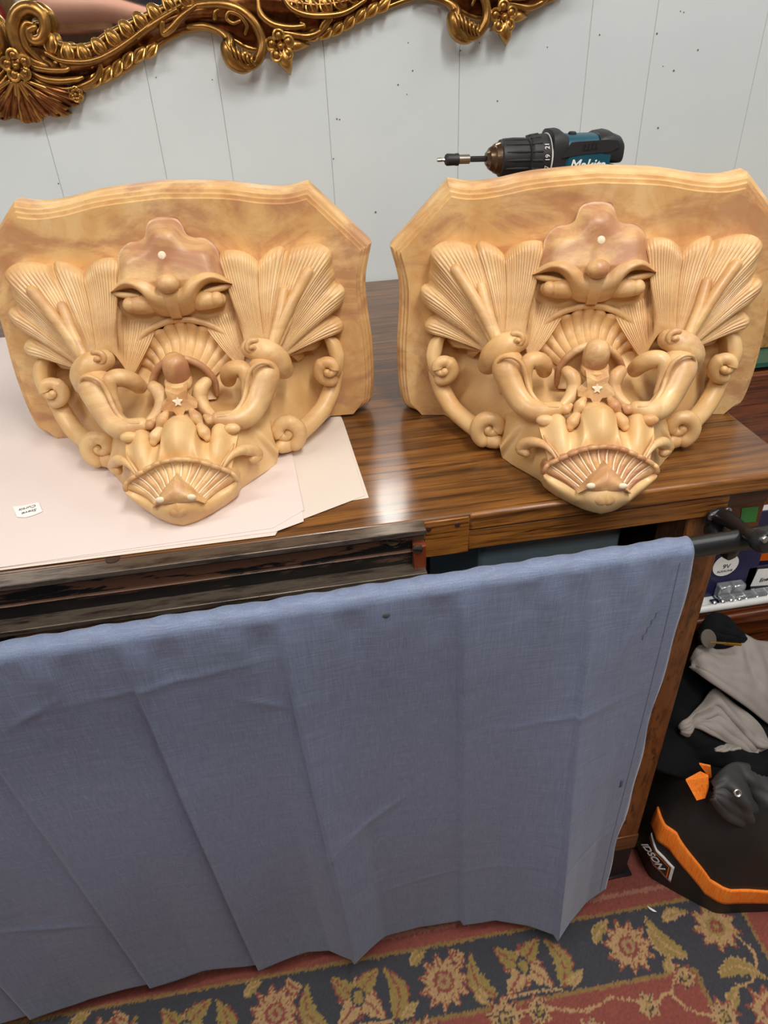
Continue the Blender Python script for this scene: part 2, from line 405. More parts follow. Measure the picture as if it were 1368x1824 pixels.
mesh('bracket_arm', *tube([bl((1284, 924), 0.622), bl((1295, 924), 0.606), bl((1318, 940), 0.575), bl((1338, 955), 0.545), bl((1352, 964), 0.533)], [0.012, 0.010, 0.0075, 0.0075, 0.009], 14, 24), MAT['black_metal'], br)
mesh('boss', *lathe([(-0.008, 0.008), (-0.006, 0.0125), (0.004, 0.0135), (0.008, 0.011), (0.009, 0.004)], 20, bl((1358, 963), 0.530), (0.2, -1, 0.25)), MAT['black_metal'], br)
screw('screw', bl((1362, 961), 0.5205), 0.004, MAT['steel'], br, (0.2, -1, 0.25))
mesh('saddle', *tube([bl((1272, 945), 0.62), bl((1280, 960), 0.60), bl((1288, 972), 0.585), bl((1297, 979), 0.572)], [0.012, 0.010, 0.009, 0.010], 14, 16), MAT['black_metal'], br)
mesh('boss', *lathe([(-0.008, 0.010), (0.0, 0.0110), (0.006, 0.0100), (0.009, 0.005)], 20, bl((1299, 980), 0.567), (0.35, -1, -0.1)), MAT['black_metal'], br)

NU, NV = 340, 230
XB = [(-0.85, .572), (-0.72, .592), (-0.61, .568), (-0.514, .574), (-0.43, .585), (-0.338, .583), (-0.25, .588), (-0.166, .580), (-0.08, .589), (-0.045, .584), (-0.007, .556), (0.05, .584), (0.11, .590), (0.181, .586), (0.24, .581), (0.29, .556), (0.329, .530), (0.36, .552), (0.40, .576), (0.445, .591)]
CREASE = ((-0.52, .0070, .07), (-0.338, .0055, .06), (-0.166, .0105, .06), (-0.007, .0075, .05), (0.181, .0072, .05), (0.329, .0075, .05))
xb, yb = np.array(XB).T
X = np.linspace(-0.85, 0.444, NU); V = []
zt, zb = ROD_Z, 0.048
for i, x in enumerate(X):
    y_end = np.interp(x, xb, yb); zt = ROD_Z + (x - 0.46) * ROD_T
    rip = 0.0011 * math.sin(x * 95) + 0.0008 * math.sin(x * 210 + 1.3)
    for j in range(NV):
        if j < 16:                                           # over the rod, from behind to the front
            a = math.pi * (1.0 - j / 15.0); rr = ROD_R + 0.0016 + rip * math.sin(a) * 0.8
            V.append((x - 0.03, ROD_Y + rr * math.cos(a) if True else 0, zt + rr * math.sin(a)))
            if j < 15: V[-1] = (x - 0.03, ROD_Y + rr * math.cos(math.pi - a), zt + rr * math.sin(a))
            else: V[-1] = (x - 0.03, ROD_Y - rr, zt)
            continue
        v = (j - 15) / (NV - 16.0); s = v * v * (3 - 2 * v) * 0.35 + 0.65 * v
        xx = x - 0.03 * (1 - v)
        y = (ROD_Y - ROD_R - 0.0016) * (1 - s) + y_end * s
        top_w = math.exp(-v * 14)
        y += -top_w * (0.0030 * math.sin(x * 70 + 4 * v) + 0.0022 * math.sin(x * 131 + 2)) * min(1, v * 25)
        y += 0.0016 * math.sin(x * 23 + v * 9) * math.sin(v * 5 + x * 4) * v
        for xc, am, wd in CREASE:                            # sharp packing folds: the cloth right of each fold stands proud
            if x >= xc: y -= am * math.exp(-(x - xc) / wd) * min(1.0, v * 6) * (0.75 + 0.25 * math.sin(5 * v + 9 * xc))
            else: y += 0.35 * am * math.exp((x - xc) / (wd * .5)) * min(1.0, v * 6)
        # soft horizontal press line and stray creases
        for (cx_, cv, ang, ln, am) in ((-0.30, .10, .5, .03, .0018), (-0.06, .16, -.5, .03, .0018), (0.03, .53, .7, .07, .003), (-0.42, .68, -.35, .06, .0025), (0.30, .30, .15, .08, .0015), (0.37, .10, 1.25, .07, .003), (0.40, .72, .3, .07, .002), (-0.55, .2, .5, .05, .0015), (-0.15, .08, .1, .10, .0016), (0.12, .78, .12, .16, .0012)):
            dx, dv = xx - cx_, (v - cv) * 0.78; c_, s_ = math.cos(ang), math.sin(ang)
            p, q = dx * c_ - dv * s_, dx * s_ + dv * c_
            if abs(p) < ln * 2.5 and abs(q) < 0.03: y -= am * math.exp(-(p / ln) ** 2) * math.exp(-abs(q) / 0.005)
        hem = 0.004 * math.sin(x * 19 + 1) + 0.0025 * math.sin(x * 47)
        V.append((xx + (0.0016 * math.sin(v * 30) + 0.0022 * math.sin(v * 13) if i == NU - 1 else 0), y, (zt + (zb + hem - zt) * v)))
cur = thing('curtain', 'blue-grey linen curtain gathered on the black rod below the bench', 'curtain', (-0.2, ROD_Y, 0.05))
cv_ = [(a + 0.2, b - ROD_Y, c - 0.05) for a, b, c in V]
cl = mesh('curtain_cloth', cv_, [tuple(reversed(f)) for f in grid_faces(NU, NV)], MAT['linen'], cur, angle=None)
sm = cl.modifiers.new('thickness', 'SOLIDIFY'); sm.thickness = 0.0009; sm.offset = 0
arr = np.array(cv_).reshape(NU, NV, 3)
SEAM = plain('seam_thread', srgb(84, 94, 120), 0.8)
def on_cloth(i, j0, j1, off=0.0009): return [arr[i, j] + (0, -off, 0) for j in range(j0, j1)]
mesh('side_seam', *tube(on_cloth(NU - 5, 17, NV - 2, 0.0004), 0.0005, 5), SEAM, cl)
def patch_on_cloth(name, i0, i1, j0, j1, mat, off=0.0016):
    P = arr[i0:i1, j0:j1] + np.array((0, -off, 0)); n, m = P.shape[:2]
    o = mesh(name, P.reshape(-1, 3), [tuple(reversed(f)) for f in grid_faces(n, m)], mat, cl, angle=None)
    q = o.modifiers.new('thickness', 'SOLIDIFY'); q.thickness = 0.0006
    return o
mesh('hem_slit', *tube([arr[NU - 12 + k // 3, 48 - k] + (0, -0.0006, 0) for k in range(13)], 0.0007, 5), SEAM, cl)
patch_on_cloth('staple', NU - 8, NU - 6, 130, 136, SEAM)
dk = plain('stain', srgb(74, 80, 88), 0.8)
mesh('stain_spot', *ball(arr[int((0.083 + 0.03 + 0.85) / 1.305 * NU), 19] + (0, -0.0008, 0), (0.004, 0.0012, 0.0035)), dk, cl)

# ================================================================ papers on the bench
def paper(name, px, z, th, label, mat, extra=None):
    P = [at_z(p, TOP + z) if len(p) == 2 else np.array(p) for p in px]
    o0 = np.mean(P, axis=0); o0[2] = TOP + z - th
    v, f = prism([p - o0 - (0, 0, th) for p in P], (0, 0, th))
    o = mesh(name, v, f, mat, smooth=False); o.location = o0
    m = o.modifiers.new('bevel', 'BEVEL'); m.width = 0.0003
    return tag(o, label, 'paper', 'large white paper sheets on the bench')
PAPER = plain('paper', srgb(226, 212, 206), 0.55, var=0.03, scale=4)
PAPER2 = plain('paper_cream', srgb(222, 210, 198), 0.45, var=0.03, scale=4)
A3 = lambda x, y, z: (x, y, TOP + z)
paper('paper_sheet', [A3(-0.9, .66, .0008), (545, 905), (657, 886), (612, 752), A3(0.06, 1.15, .0008), A3(-0.9, 1.15, .0008)], 0.0008, 0.0008, 'lowest white paper sheet, its corner reaching furthest right on the bench', PAPER2)
paper('paper_sheet', [A3(-0.9, .642, .0018), (490, 953), (498, 940), (650, 882), (609, 750), A3(0.05, 1.2, .0018), A3(-0.9, 1.2, .0018)], 0.0018, 0.0009, 'white paper sheet with folded edge just above the lowest sheet', PAPER2)
paper('paper_sheet', [A3(-0.9, .640, .0028), (492, 946), (541, 928), (539, 912), (511, 762), A3(-0.02, 1.25, .0028), A3(-0.9, 1.25, .0028)], 0.0028, 0.0009, 'white paper sheet under the topmost sheet, below the left corbel', PAPER)
paper('paper_sheet', [A3(-0.9, .643, .0038), (0, 1010), (486, 940), (541, 908), (517, 790), (505, 750), A3(-0.03, 1.38, .0038), A3(-0.9, 1.38, .0038)], 0.0038, 0.0009, 'topmost white paper sheet, directly under the left corbel', PAPER)
tagP = [at_z(p, TOP + 0.0046) for p in ((23, 903), (40, 901), (55, 898), (69, 895), (76, 911), (60, 918), (45, 922), (30, 921))]
o0 = np.mean(tagP, axis=0)
lab = thing('name_tag', 'small white paper label with handwriting lying on the top sheet', 'label', tuple(o0))
mesh('tag_paper', *prism([p - o0 for p in tagP], (0, 0, 0.0004)), plain('tag_white', (0.86, 0.85, 0.83), 0.6, var=0.02), lab, smooth=False)
INK = plain('ink', (0.03, 0.03, 0.03), 0.7)
ux = unit((at_z((30, 915), TOP) - at_z((70, 904), TOP))); uy = np.array((-ux[1], ux[0], 0))
text_mesh('handwriting', 'Steve', 0.0075, INK, lab, frame_matrix(np.array((0.003, -0.0045, 0.0006)), ux, uy), 0.0001, 0.3)
text_mesh('handwriting', 'Curtis', 0.0075, INK, lab, frame_matrix(np.array((-0.001, 0.0045, 0.0006)), ux, uy), 0.0001, 0.3)

# ================================================================ carved corbels
def stone(name, tint=0.35, seed=0.0, purple=0.25):
    m = NT(name)
    off = m.n('ShaderNodeMapping'); m.l(m.tc.outputs['Object'], off.inputs[0]); off.inputs['Location'].default_value = (seed, seed * 0.7, 0)
    v = off.outputs[0]
    n1 = m.noise(v, 9, 5, 0.6, 0.8); n2 = m.noise(v, 22, 6, 0.65, 1.2); mp = m.n('ShaderNodeMapping'); m.l(v, mp.inputs[0]); mp.inputs['Scale'].default_value = (1.0, 1.5, 2.2); n3 = m.noise(mp.outputs[0], 6, 5, 0.62, 1.8)
    c = m.ramp(n1, [(0.30, srgb(232, 199, 146)), (0.50, srgb(224, 185, 127)), (0.72, srgb(208, 160, 100))])
    c = m.mix(m.math('MULTIPLY', m.ramp(n2, [(0.45, (0, 0, 0)), (0.7, (1, 1, 1))]), tint), c, srgb(200, 142, 82))
    c = m.mix(m.math('MULTIPLY', m.ramp(n3, [(0.46, (0, 0, 0)), (0.60, (1, 1, 1))] if purple < 0.7 else [(0.36, (0, 0, 0)), (0.56, (1, 1, 1))]), purple), c, srgb(164, 104, 80))
    g = m.n('ShaderNodeNewGeometry')
    cav = m.ramp(g.outputs['Pointiness'], [(0.450, (1, 1, 1)), (0.494, (0, 0, 0))])
    c = m.mix(m.math('MULTIPLY', cav, 0.0 if 'slab' in name else 0.75), c, srgb(238, 218, 182))
    hi_ = m.ramp(g.outputs['Pointiness'], [(0.515, (0, 0, 0)), (0.58, (1, 1, 1))])
    c = m.mix(m.math('MULTIPLY', m.math('MULTIPLY', hi_, m.ramp(n2, [(0.40, (0, 0, 0)), (0.6, (1, 1, 1))])), 0.0 if 'slab' in name else 0.5), c, srgb(178, 114, 72))
    m.bump(m.noise(v, 60, 6, 0.6), 0.12, 0.001)
    r = m.ramp(m.noise(v, 14, 4), [(0.3, (0.34,) * 3), (0.7, (0.55,) * 3)])
    return m.set(c, r, Subsurface_Weight=0.0, Coat_Weight=0.12, Coat_Roughness=0.3)
STN = {'slab': (0.6, 0.55), 'leaf': (0.35, 0.22), 'crest': (0.5, 0.72), 'arm': (0.4, 0.28), 'shell': (0.7, 0.85), 'body': (0.2, 0.05), 'warm': (0.95, 0.4)}
STONE = [{k: stone('stone_%s_%d' % (k, q), a, 3.1 * q + i, b * (1.0 if (q or k != 'shell') else 0.45)) for i, (k, (a, b)) in enumerate(STN.items())} for q in (0, 1)]
RES = plain('white_residue', srgb(240, 222, 190), 0.6)

RA = math.radians(-14.0)
RO = np.array([0.3888, 0.8298, TOP]) - 0.005 * np.array([math.cos(RA), math.sin(RA), 0])
_ax = np.array([math.cos(RA), math.sin(RA), 0]); _ay = np.array([-math.sin(RA), math.cos(RA), 0])
def cl3(P):
    P = P - RO; return np.array([P @ _ax, P @ _ay, P[2]])
def cloc(px, py, d):
    """Frame position -> corbel coordinates at distance d in front of the slab face."""
    r = ray(px, py); t = ((RO - d * _ay - CAM) @ _ay) / (r @ _ay)
    return cl3(CAM + r * t)
def A(x, y, d): return cloc(690 + x / 3.42, 400 + y / 3.42, d)
def B(x, y, d): return cloc(690 + x / 3.42, 640 + y / 3.42, d)
def E_(x, y, d): return cloc(900 + x / 4.0235, 340 + y / 4.0235, d)
def Bz(x, y, z): return cl3(at_z((690 + x / 3.42, 640 + y / 3.42), TOP + z))
def ctr(p): return np.array([0.0, p[1], p[2]])

def skirted(P, back=0.03, minz=0.0):
    """Open grid P (ns, nt, 3) closed at its rim by a skirt running back towards the slab."""
    ns, nt = P.shape[:2]; V = list(P.reshape(-1, 3)); Fc = [tuple(reversed(f)) for f in grid_faces(ns, nt)]
    rim = [(i, 0) for i in range(ns)] + [(ns - 1, j) for j in range(1, nt)] + [(i, nt - 1) for i in range(ns - 2, -1, -1)] + [(0, j) for j in range(nt - 2, 0, -1)]
    base = len(V)
    for (i, j) in rim:
        p = P[i, j] + np.array((0, back, -0.25 * back)); p[1] = min(p[1], 0.004); p[2] = max(p[2], minz); V.append(p)
    n = len(rim)
    for k in range(n):
        a, b = rim[k], rim[(k + 1) % n]; ia, ib = a[0] * nt + a[1], b[0] * nt + b[1]
        Fc.append((ia, ib, base + (k + 1) % n, base + k))
    return V, Fc
def fan(root, outline, ns, nt, bend=0.0, bulge=0.01, stri=0.0008, nstri=40, curl=0.006, dips=(), power=1.0, line=False):
    """Leaf or shell: streaks run from the root curve to the outline; depth is along -y."""
    R = spline(root, ns); O = (polyline if line else spline)(outline, ns); P = np.zeros((ns, nt, 3))
    kk = np.exp(-(np.arange(-40, 41) / 18.0) ** 2); kk /= kk.sum()
    sm = np.convolve(np.pad(O[:, 1], 40, mode='edge'), kk, 'valid'); res = O[:, 1] - sm; O = O.copy(); O[:, 1] = sm
    for i in range(ns):
        s = i / (ns - 1); d = O[i] - R[i]; L = np.linalg.norm(d)
        per = np.array((-d[2], 0, d[0]))
        dip = sum(a * math.exp(-((s - c) / w) ** 2) for c, w, a in dips)
        ph = math.sin(2 * math.pi * nstri * s + 1.7 * math.sin(9 * s))
        for j in range(nt):
            t = (j / (nt - 1)) ** power
            p = R[i] + d * t + per * bend * t * (1 - t)
            h = bulge * math.sin(math.pi * min(1, t)) + curl * (math.exp(-((t - 0.88) / 0.12) ** 2)) - 1.2 * curl * max(0, (t - 0.9) / 0.1) ** 2
            h += stri * ph * min(1, 4 * t) * min(1, (1 - t) * 9) + dip * t ** 5
            P[i, j] = p + np.array((0, -h + res[i] * t ** 5, 0.25 * h))
    return P
def ruled(top, bot, ns, nt, bulge=0.006, wave=None):
    T_, B_ = spline(top, ns), spline(bot, ns); P = np.zeros((ns, nt, 3))
    for i in range(ns):
        for j in range(nt):
            t = j / (nt - 1); h = bulge * math.sin(math.pi * t) + (wave(i / (ns - 1), t) if wave else 0)
            P[i, j] = T_[i] * (1 - t) + B_[i] * t + np.array((0, -h, 0.35 * h))
    return P
def sym(P):
    """Left-half grid whose last row lies on the centre line -> whole grid."""
    M_ = P[::-1][1:].copy(); M_[:, :, 0] *= -1
    return np.concatenate([P, M_], 0)
def spiral(c, r0, r1, a0, turns, d0, d1, n=40, cw=1, sx=1.0):
    """Volute path about centre c (corbel x, z), depth from d0 to d1."""
    out = []
    for k in range(n):
        u = k / (n - 1); a = a0 + cw * 2 * math.pi * turns * u; r = r0 * (r1 / r0) ** u
        out.append((c[0] + sx * r * math.cos(a), -(d0 + (d1 - d0) * u), c[2] + r * math.sin(a)))
    return np.array(out)

SHAPES = []                                            # (name, verts, faces, stone key, group of sub-part)
def both(name, vf, key, sub=None):
    SHAPES.append((name, vf, key, sub)); SHAPES.append((name, mirror_x(vf), key, sub))
def one(name, vf, key, sub=None): SHAPES.append((name, vf, key, sub))

# --- slab with stepped moulding
half = [(0.0, 0.0), (0.205, 0.0), (0.222, 0.003), (0.232, 0.014), (0.237, 0.05), (0.237, 0.10), (0.233, 0.15), (0.233, 0.185), (0.2425, 0.225)]
side = list(map(tuple, spline(half[2:], 40)))
top_half = list(map(tuple, spline([(0.171, 0.298), (0.145, 0.2935), (0.115, 0.2955), (0.07, 0.303), (0.0, 0.3075)], 40)))
right_half = half[:2] + side + [(0.2425 - (0.2425 - 0.171) * k / 8, 0.225 + 0.073 * k / 8) for k in range(1, 8)] + top_half
out2 = np.array(right_half + [(-x, z) for x, z in right_half[::-1][1:-1]])
def inset(P, d):
    n = len(P); Q = np.zeros_like(P)
    for i in range(n):
        a, b, c = P[i - 1], P[i], P[(i + 1) % n]
        e1, e2 = (b - a) / (np.linalg.norm(b - a) + 1e-9), (c - b) / (np.linalg.norm(c - b) + 1e-9)
        n1, n2 = np.array((-e1[1], e1[0])), np.array((-e2[1], e2[0])); m_ = n1 + n2
        Q[i] = b + m_ / max(0.35, (m_ @ m_) / 2 * 1.0) * d / 1.0 * 0.5 * 2 / 2 * 1.0 if False else b + (m_ / (1 + max(-0.5, n1 @ n2))) * d
    if d > 0.001:                                                  # collapse folds beside the sharp corners
        cor = [i for i in range(n) if (lambda e, g: (e @ g) / (np.linalg.norm(e) * np.linalg.norm(g) + 1e-12))(P[i] - P[i - 1], P[(i + 1) % n] - P[i]) < 0.93]
        seg_a, seg_b = P, np.roll(P, -1, axis=0)
        for i in range(n):
            ab = seg_b - seg_a; tt = np.clip(((Q[i] - seg_a) * ab).sum(1) / ((ab * ab).sum(1) + 1e-12), 0, 1)
            ok_ = np.linalg.norm(Q[i] - (seg_a + ab * tt[:, None]), axis=1)[np.abs(P[:, 1]) + np.abs(seg_b[:, 1]) > 0.003].min() > d * 0.985
            if not ok_ and cor and P[i, 1] > 0.02: Q[i] = Q[min(cor, key=lambda c_: np.linalg.norm(P[i] - P[c_]))]
    Q[:, 1] = np.where(P[:, 1] < 0.0015, 0.0, Q[:, 1])
    return Q
prof = [(0.0, 0.0135), (0.0045, 0.0128), (0.0047, 0.0090), (0.0052, 0.0086), (0.0095, 0.0080), (0.0100, 0.0048), (0.0105, 0.0044), (0.0140, 0.0040), (0.0160, 0.0034), (0.0190, 0.0006), (0.0210, 0.0), (0.044, 0.0), (0.047, 0.0015), (0.048, 0.004)]
rings = [inset(out2, q) for _, q in prof]; n = len(out2)
V = [(x, y, z) for (y, _), R_ in zip(prof, rings) for x, z in R_]
Fc = [(k * n + i, k * n + (i + 1) % n, (k + 1) * n + (i + 1) % n, (k + 1) * n + i) for k in range(len(prof) - 1) for i in range(n)]
def fill(ring, y):
    base = ring
    for sc in (0.97, 0.9, 0.75, 0.5, 0.2):
        k0 = len(V)
        for i in range(n):
            x, _, z = V[ring * n + i]; V.append((x * sc, y, (z - 0.13) * sc + 0.13))
        for i in range(n): Fc.append((base * n + i, base * n + (i + 1) % n, k0 + (i + 1) % n, k0 + i))
        base = k0 // n
    Fc.append(tuple(base * n + i for i in range(n)))
fill(0, 0.0); fill(len(prof) - 1, prof[-1][0])
one('slab', (V, Fc), 'slab')

# --- body core: cross-sections swept forward from the slab to the tip
ts = [0.0, 0.02, 0.05, 0.08, 0.11, 0.14, 0.17, 0.20, 0.222, 0.236]
ws = [0.172, 0.158, 0.122, 0.098, 0.088, 0.074, 0.058, 0.044, 0.028, 0.010]
hs = [0.165, 0.128, 0.098, 0.080, 0.072, 0.070, 0.062, 0.046, 0.032, 0.018]
NT_, NA = 60, 61; P = np.zeros((NT_, NA, 3))
for i, t_ in enumerate(np.linspace(0, 0.236, NT_)):
    w_, h_ = np.interp(t_, ts, ws), np.interp(t_, ts, hs)
    for j in range(NA):
        a = math.pi * j / (NA - 1); c_, s_ = math.cos(a), math.sin(a)
        P[i, j] = (w_ * math.copysign(abs(c_) ** 0.75, c_), -t_, h_ * abs(s_) ** 0.75)
one('body', (list(P.reshape(-1, 3)), grid_faces(NT_, NA) + [tuple((NT_ - 1) * NA + j for j in range(NA))]), 'body')

# --- outer acanthus leaf
root = [A(712, 672, .060), A(650, 720, .066), A(600, 770, .060), A(560, 775, .045)]
outl = [A(715, 187, .022), A(690, 158, .020), A(640, 120, .018), A(575, 100, .017), A(545, 118, .016), A(536, 132, .012), A(500, 118, .018), A(420, 98, .018), A(340, 104, .020), A(285, 138, .024), A(260, 185, .026), A(262, 240, .020), A(252, 300, .018), A(250, 352, .012), A(222, 366, .018), A(200, 402, .022), A(205, 452, .020), A(240, 503, .018), A(290, 540, .010), A(252, 568, .018), A(224, 612, .022), A(238, 656, .022), A(300, 668, .018), A(352, 672, .008), A(366, 706, .014), A(400, 748, .016), A(470, 742, .012), A(480, 790, .010), A(520, 815, .014)]
P = fan(root, outl, 300, 34, bend=-0.10, bulge=0.004, stri=0.0006, nstri=64, curl=0.0028, dips=((0.155, 0.008, -0.003), (0.44, 0.008, -0.003), (0.62, 0.010, -0.003), (0.78, 0.010, -0.003)))
both('acanthus_leaf', skirted(P, 0.03), 'leaf')
# --- inner leaf sweeping up beside the crest
root = [A(712, 672, .060), A(790, 660, .058), A(840, 740, .060), A(862, 842, .060)]
outl = [A(715, 187, .022), A(745, 150, .022), A(800, 116, .026), A(860, 98, .028), A(915, 96, .028), A(952, 112, .024), A(945, 165, .030), A(920, 230, .032), A(872, 300, .030), A(880, 360, .028), A(905, 430, .030), A(960, 458, .030), A(1040, 478, .034), A(1100, 500, .034)]
P = fan(root, outl, 200, 34, bend=-0.10, bulge=0.004, stri=0.0006, nstri=44, curl=0.0028)
both('inner_leaf', skirted(P, 0.03), 'leaf')
# --- stalks on the leaf
for pts, r in (([A(415, 275, .036), A(480, 370, .045), A(560, 500, .058), A(640, 650, .070), A(665, 715, .074)], [.0068, .0068, .0068, .0068, .006]),
               ([A(570, 375, .042), A(590, 450, .050), A(615, 540, .060), A(665, 680, .074)], [.0060, .0064, .0064, .006]),
               ([A(490, 440, .038), A(520, 500, .046), A(570, 590, .058), A(635, 705, .070)], [.0035, .0042, .0042, .004])):
    both('stalk', tube(pts, r, 16, 30), 'arm')
# --- collar scroll that binds the stalks
both('collar', tube([A(612, 852, .076), A(650, 800, .084), A(710, 750, .088), A(768, 722, .086), A(800, 712, .084)], [.0125, .0165, .0165, .0145, .012], 22, 30), 'arm')
c = A(795, 712, .098); both('collar_curl', tube(spiral(c, .0085, .002, 2.2, 1.15, .092, .100, 30, -1), [.0036] * 10 + [.0034] * 10 + [.003] * 10, 10), 'arm')
for p, r in ((A(592, 862, .064), .0085), (B(706, 175, .088), .0085)):
    both('bud', ball(p, (r * 0.8, r, r)), 'arm')
# --- arms with inner rim and curl
both('arm', tube([A(742, 850, .098), B(728, 60, .106), B(755, 130, .114), B(795, 215, .124), B(850, 285, .136), B(925, 318, .146), B(1035, 302, .150)], [.0175, .0175, .0165, .0155, .0145, .0125, .0085], 22, 50), 'arm')
both('arm_rim', tube([A(665, 862, .110), A(700, 815, .116), A(760, 808, .120), B(815, 22, .122), B(838, 75, .124), B(850, 130, .127), B(872, 200, .134), B(915, 258, .143), B(975, 288, .152), B(1038, 290, .155)], [.0018, .002, .0022, .0025, .0028, .003, .003, .003, .0028, .002], 10, 60), 'arm')
both('arm_curl', tube([B(868, 210, .122), B(850, 120, .118), B(848, 50, .114), B(868, 12, .110), B(915, 8, .106), B(950, 32, .098), B(955, 66, .086)], [.004, .006, .0085, .0100, .0105, .0105, .0095], 18, 40), 'arm')
# --- side border band with its two volutes
both('border_band', tube([A(300, 905, .016), A(325, 985, .022), B(352, 225, .030), B(400, 300, .042), B(470, 365, .058), B(550, 425, .076), B(620, 480, .092), B(660, 498, .100)], [.011, .0115, .012, .012, .012, .0125, .012, .010], 18, 50), 'body')
P = ruled([A(300, 674, .020), A(262, 705, .022), A(242, 760, .026), A(238, 820, .030), A(255, 890, .032), A(290, 935, .032), A(330, 948, .030)],
          [A(352, 690, .022), A(340, 730, .026), A(330, 780, .028), A(318, 830, .030), A(325, 880, .030), A(340, 900, .030), A(352, 905, .030)], 50, 14, 0.006)
both('border_leaf', skirted(P, 0.04), 'body')
c = A(335, 866, .034); both('volute', tube(spiral(c, .0175, .004, 4.6, 1.15, .034, .044, 44, 1), [.0088] * 15 + [.0075] * 15 + [.005] * 14, 14), 'body')
c = B(632, 398, .092); both('volute', tube(spiral(c, .0215, .005, 4.2, -1.1, .098, .100, 44, 1), [.0095] * 15 + [.0085] * 15 + [.006] * 14, 14), 'body')
# --- crest plate
top = [E_(180, 602, .030), E_(235, 520, .034), E_(272, 440, .034), E_(280, 370, .030), E_(312, 308, .026), E_(378, 262, .026), E_(440, 250, .022), E_(498, 220, .022), E_(530, 168, .024), E_(555, 128, .026), E_(590, 110, .027), ctr(E_(640, 104, .028))]
bot = [E_(182, 606, .034), E_(240, 566, .042), E_(275, 545, .044), E_(310, 528, .046), E_(350, 515, .048), E_(400, 512, .050), E_(450, 528, .052), E_(490, 560, .054), E_(530, 590, .054), E_(565, 606, .054), E_(595, 606, .054), ctr(E_(640, 604, .054))]
top = [p + np.array((0, .014, 0)) for p in top]
P = sym(ruled(top, bot, 90, 50, 0.011, lambda s, t: 0.006 * math.exp(-((s - 1) / .20) ** 2) * math.exp(-((t - .16) / .2) ** 2) - 0.003 * math.exp(-((s - .72) / .07) ** 2) * math.exp(-((t - .1) / .14) ** 2) + 0.004 * math.exp(-((s - .48) / .1) ** 2) * math.exp(-((t - .15) / .12) ** 2)))
ol = spline(top, 160); ol = np.concatenate([ol, ol * (-1, 1, 1)])
ow = np.linalg.norm(np.gradient(spline(top, 160), axis=0)[:, [0, 2]], axis=1); ow = np.concatenate([ow, ow])
zlo, zhi = P[:, :, 2].min(), P[:, :, 2].max()
for i in range(P.shape[0]):                                       # depth from height, shoulders rounded towards the rim
    for j in range(P.shape[1]):
        x, y, z = P[i, j]; ee = min(1.25, (np.exp(-((ol[:, 0] - x) ** 2 + (ol[:, 2] - z) ** 2) / 0.0075 ** 2) * ow).sum() / (0.0075 * math.sqrt(math.pi)))
        base_d = 0.026 + 0.027 * min(1.0, (zhi - z) / (zhi - zlo) * 1.25) + 0.006 * math.exp(-(x / .022) ** 2) * math.exp(-((zhi - .014 - z) / .016) ** 2)
        P[i, j] = (x, -(base_d - 0.018 * ee), z)
one('crest', skirted(P, 0.05), 'crest')
one('crest_ball', ball(ctr(E_(640, 560, .062)), (.0135, .011, .011)), 'crest')
q = ctr(E_(640, 352, .0585)); one('plug', lathe([(0, .0045), (.002, .0042), (.0028, .002)], 14, q + (0, -.0005, 0), (0, -1, .3)), 'residue')
one('socket', skirted(sym(ruled([E_(180, 600, .030), E_(300, 545, .034), E_(430, 530, .038), E_(540, 600, .040), ctr(E_(640, 612, .042))], [A(905, 520, .034), A(990, 530, .036), A(1080, 520, .038), A(1170, 505, .040), ctr(A(1268, 500, .042))], 40, 14, 0.002)), 0.02), 'body')
# --- brow scroll with rolled eye
top = [E_(598, 606, .056), E_(560, 592, .056), E_(505, 540, .056), E_(430, 508, .055), E_(345, 506, .052), E_(270, 535, .046), E_(182, 602, .036)]
bot = [E_(598, 806, .046), E_(520, 792, .048), E_(470, 755, .049), E_(458, 690, .048), E_(420, 622, .046), E_(350, 585, .042), E_(205, 606, .034)]
both('brow_scroll', skirted(ruled(top, bot, 60, 18, 0.011), 0.03), 'arm')
both('eye_roll', tube([E_(300, 702, .042), E_(350, 700, .046), E_(400, 700, .048), E_(450, 705, .044)], [.0088, .0105, .0112, .0108], 20, 24), 'arm')
both('eye_bud', ball(E_(318, 700, .050), (.0085, .009, .0090)), 'arm')
both('lid', tube([E_(185, 604, .038), E_(260, 622, .044), E_(330, 632, .048), E_(400, 640, .050)], [.002, .0035, .0035, .002], 10, 20), 'arm')
one('wedge', skirted(ruled([ctr(E_(640, 612, .062)) + (-.009, 0, 0), ctr(E_(640, 612, .064)), ctr(E_(640, 612, .062)) + (.009, 0, 0)], [ctr(E_(640, 815, .050)) + (-.006, 0, 0), ctr(E_(640, 815, .052)), ctr(E_(640, 815, .050)) + (.006, 0, 0)], 14, 20, 0.005), 0.03), 'arm')
# --- fan shell under the crest
outer = [A(888, 742, .040), A(925, 682, .040), A(1005, 602, .040), A(1130, 542, .040), ctr(A(1268, 512, .040))]
inner = [A(1052, 872, .070), A(1072, 830, .070), A(1110, 788, .070), A(1175, 748, .070), ctr(A(1268, 728, .070))]
RI, OU = spline(inner, 121), spline(outer, 121); P = np.zeros((121, 26, 3))
for i in range(121):
    s = i / 120; rib = abs(math.sin(math.pi * (5.5 * s + 0.0)))
    for j in range(26):
        t = j / 25; p = RI[i] * (1 - t) + OU[i] * t
        h = -0.016 * math.sin(math.pi * t) * 0.9 + 0.0055 * rib ** 0.6 * (0.35 + 0.65 * t)
        P[i, j] = p + np.array((0, -h, 0.3 * h)) + (OU[i] - RI[i]) * 0.06 * rib * (t > 0.96)
one('fan_shell', skirted(sym(P), 0.02), 'leaf')
ring = [A(878, 770, .046), A(895, 690, .045), A(950, 610, .043), A(1040, 545, .042), A(1150, 505, .042), ctr(A(1268, 492, .042))]
both('shell_rim', tube(ring, [.004] * 6, 10, 40), 'leaf')
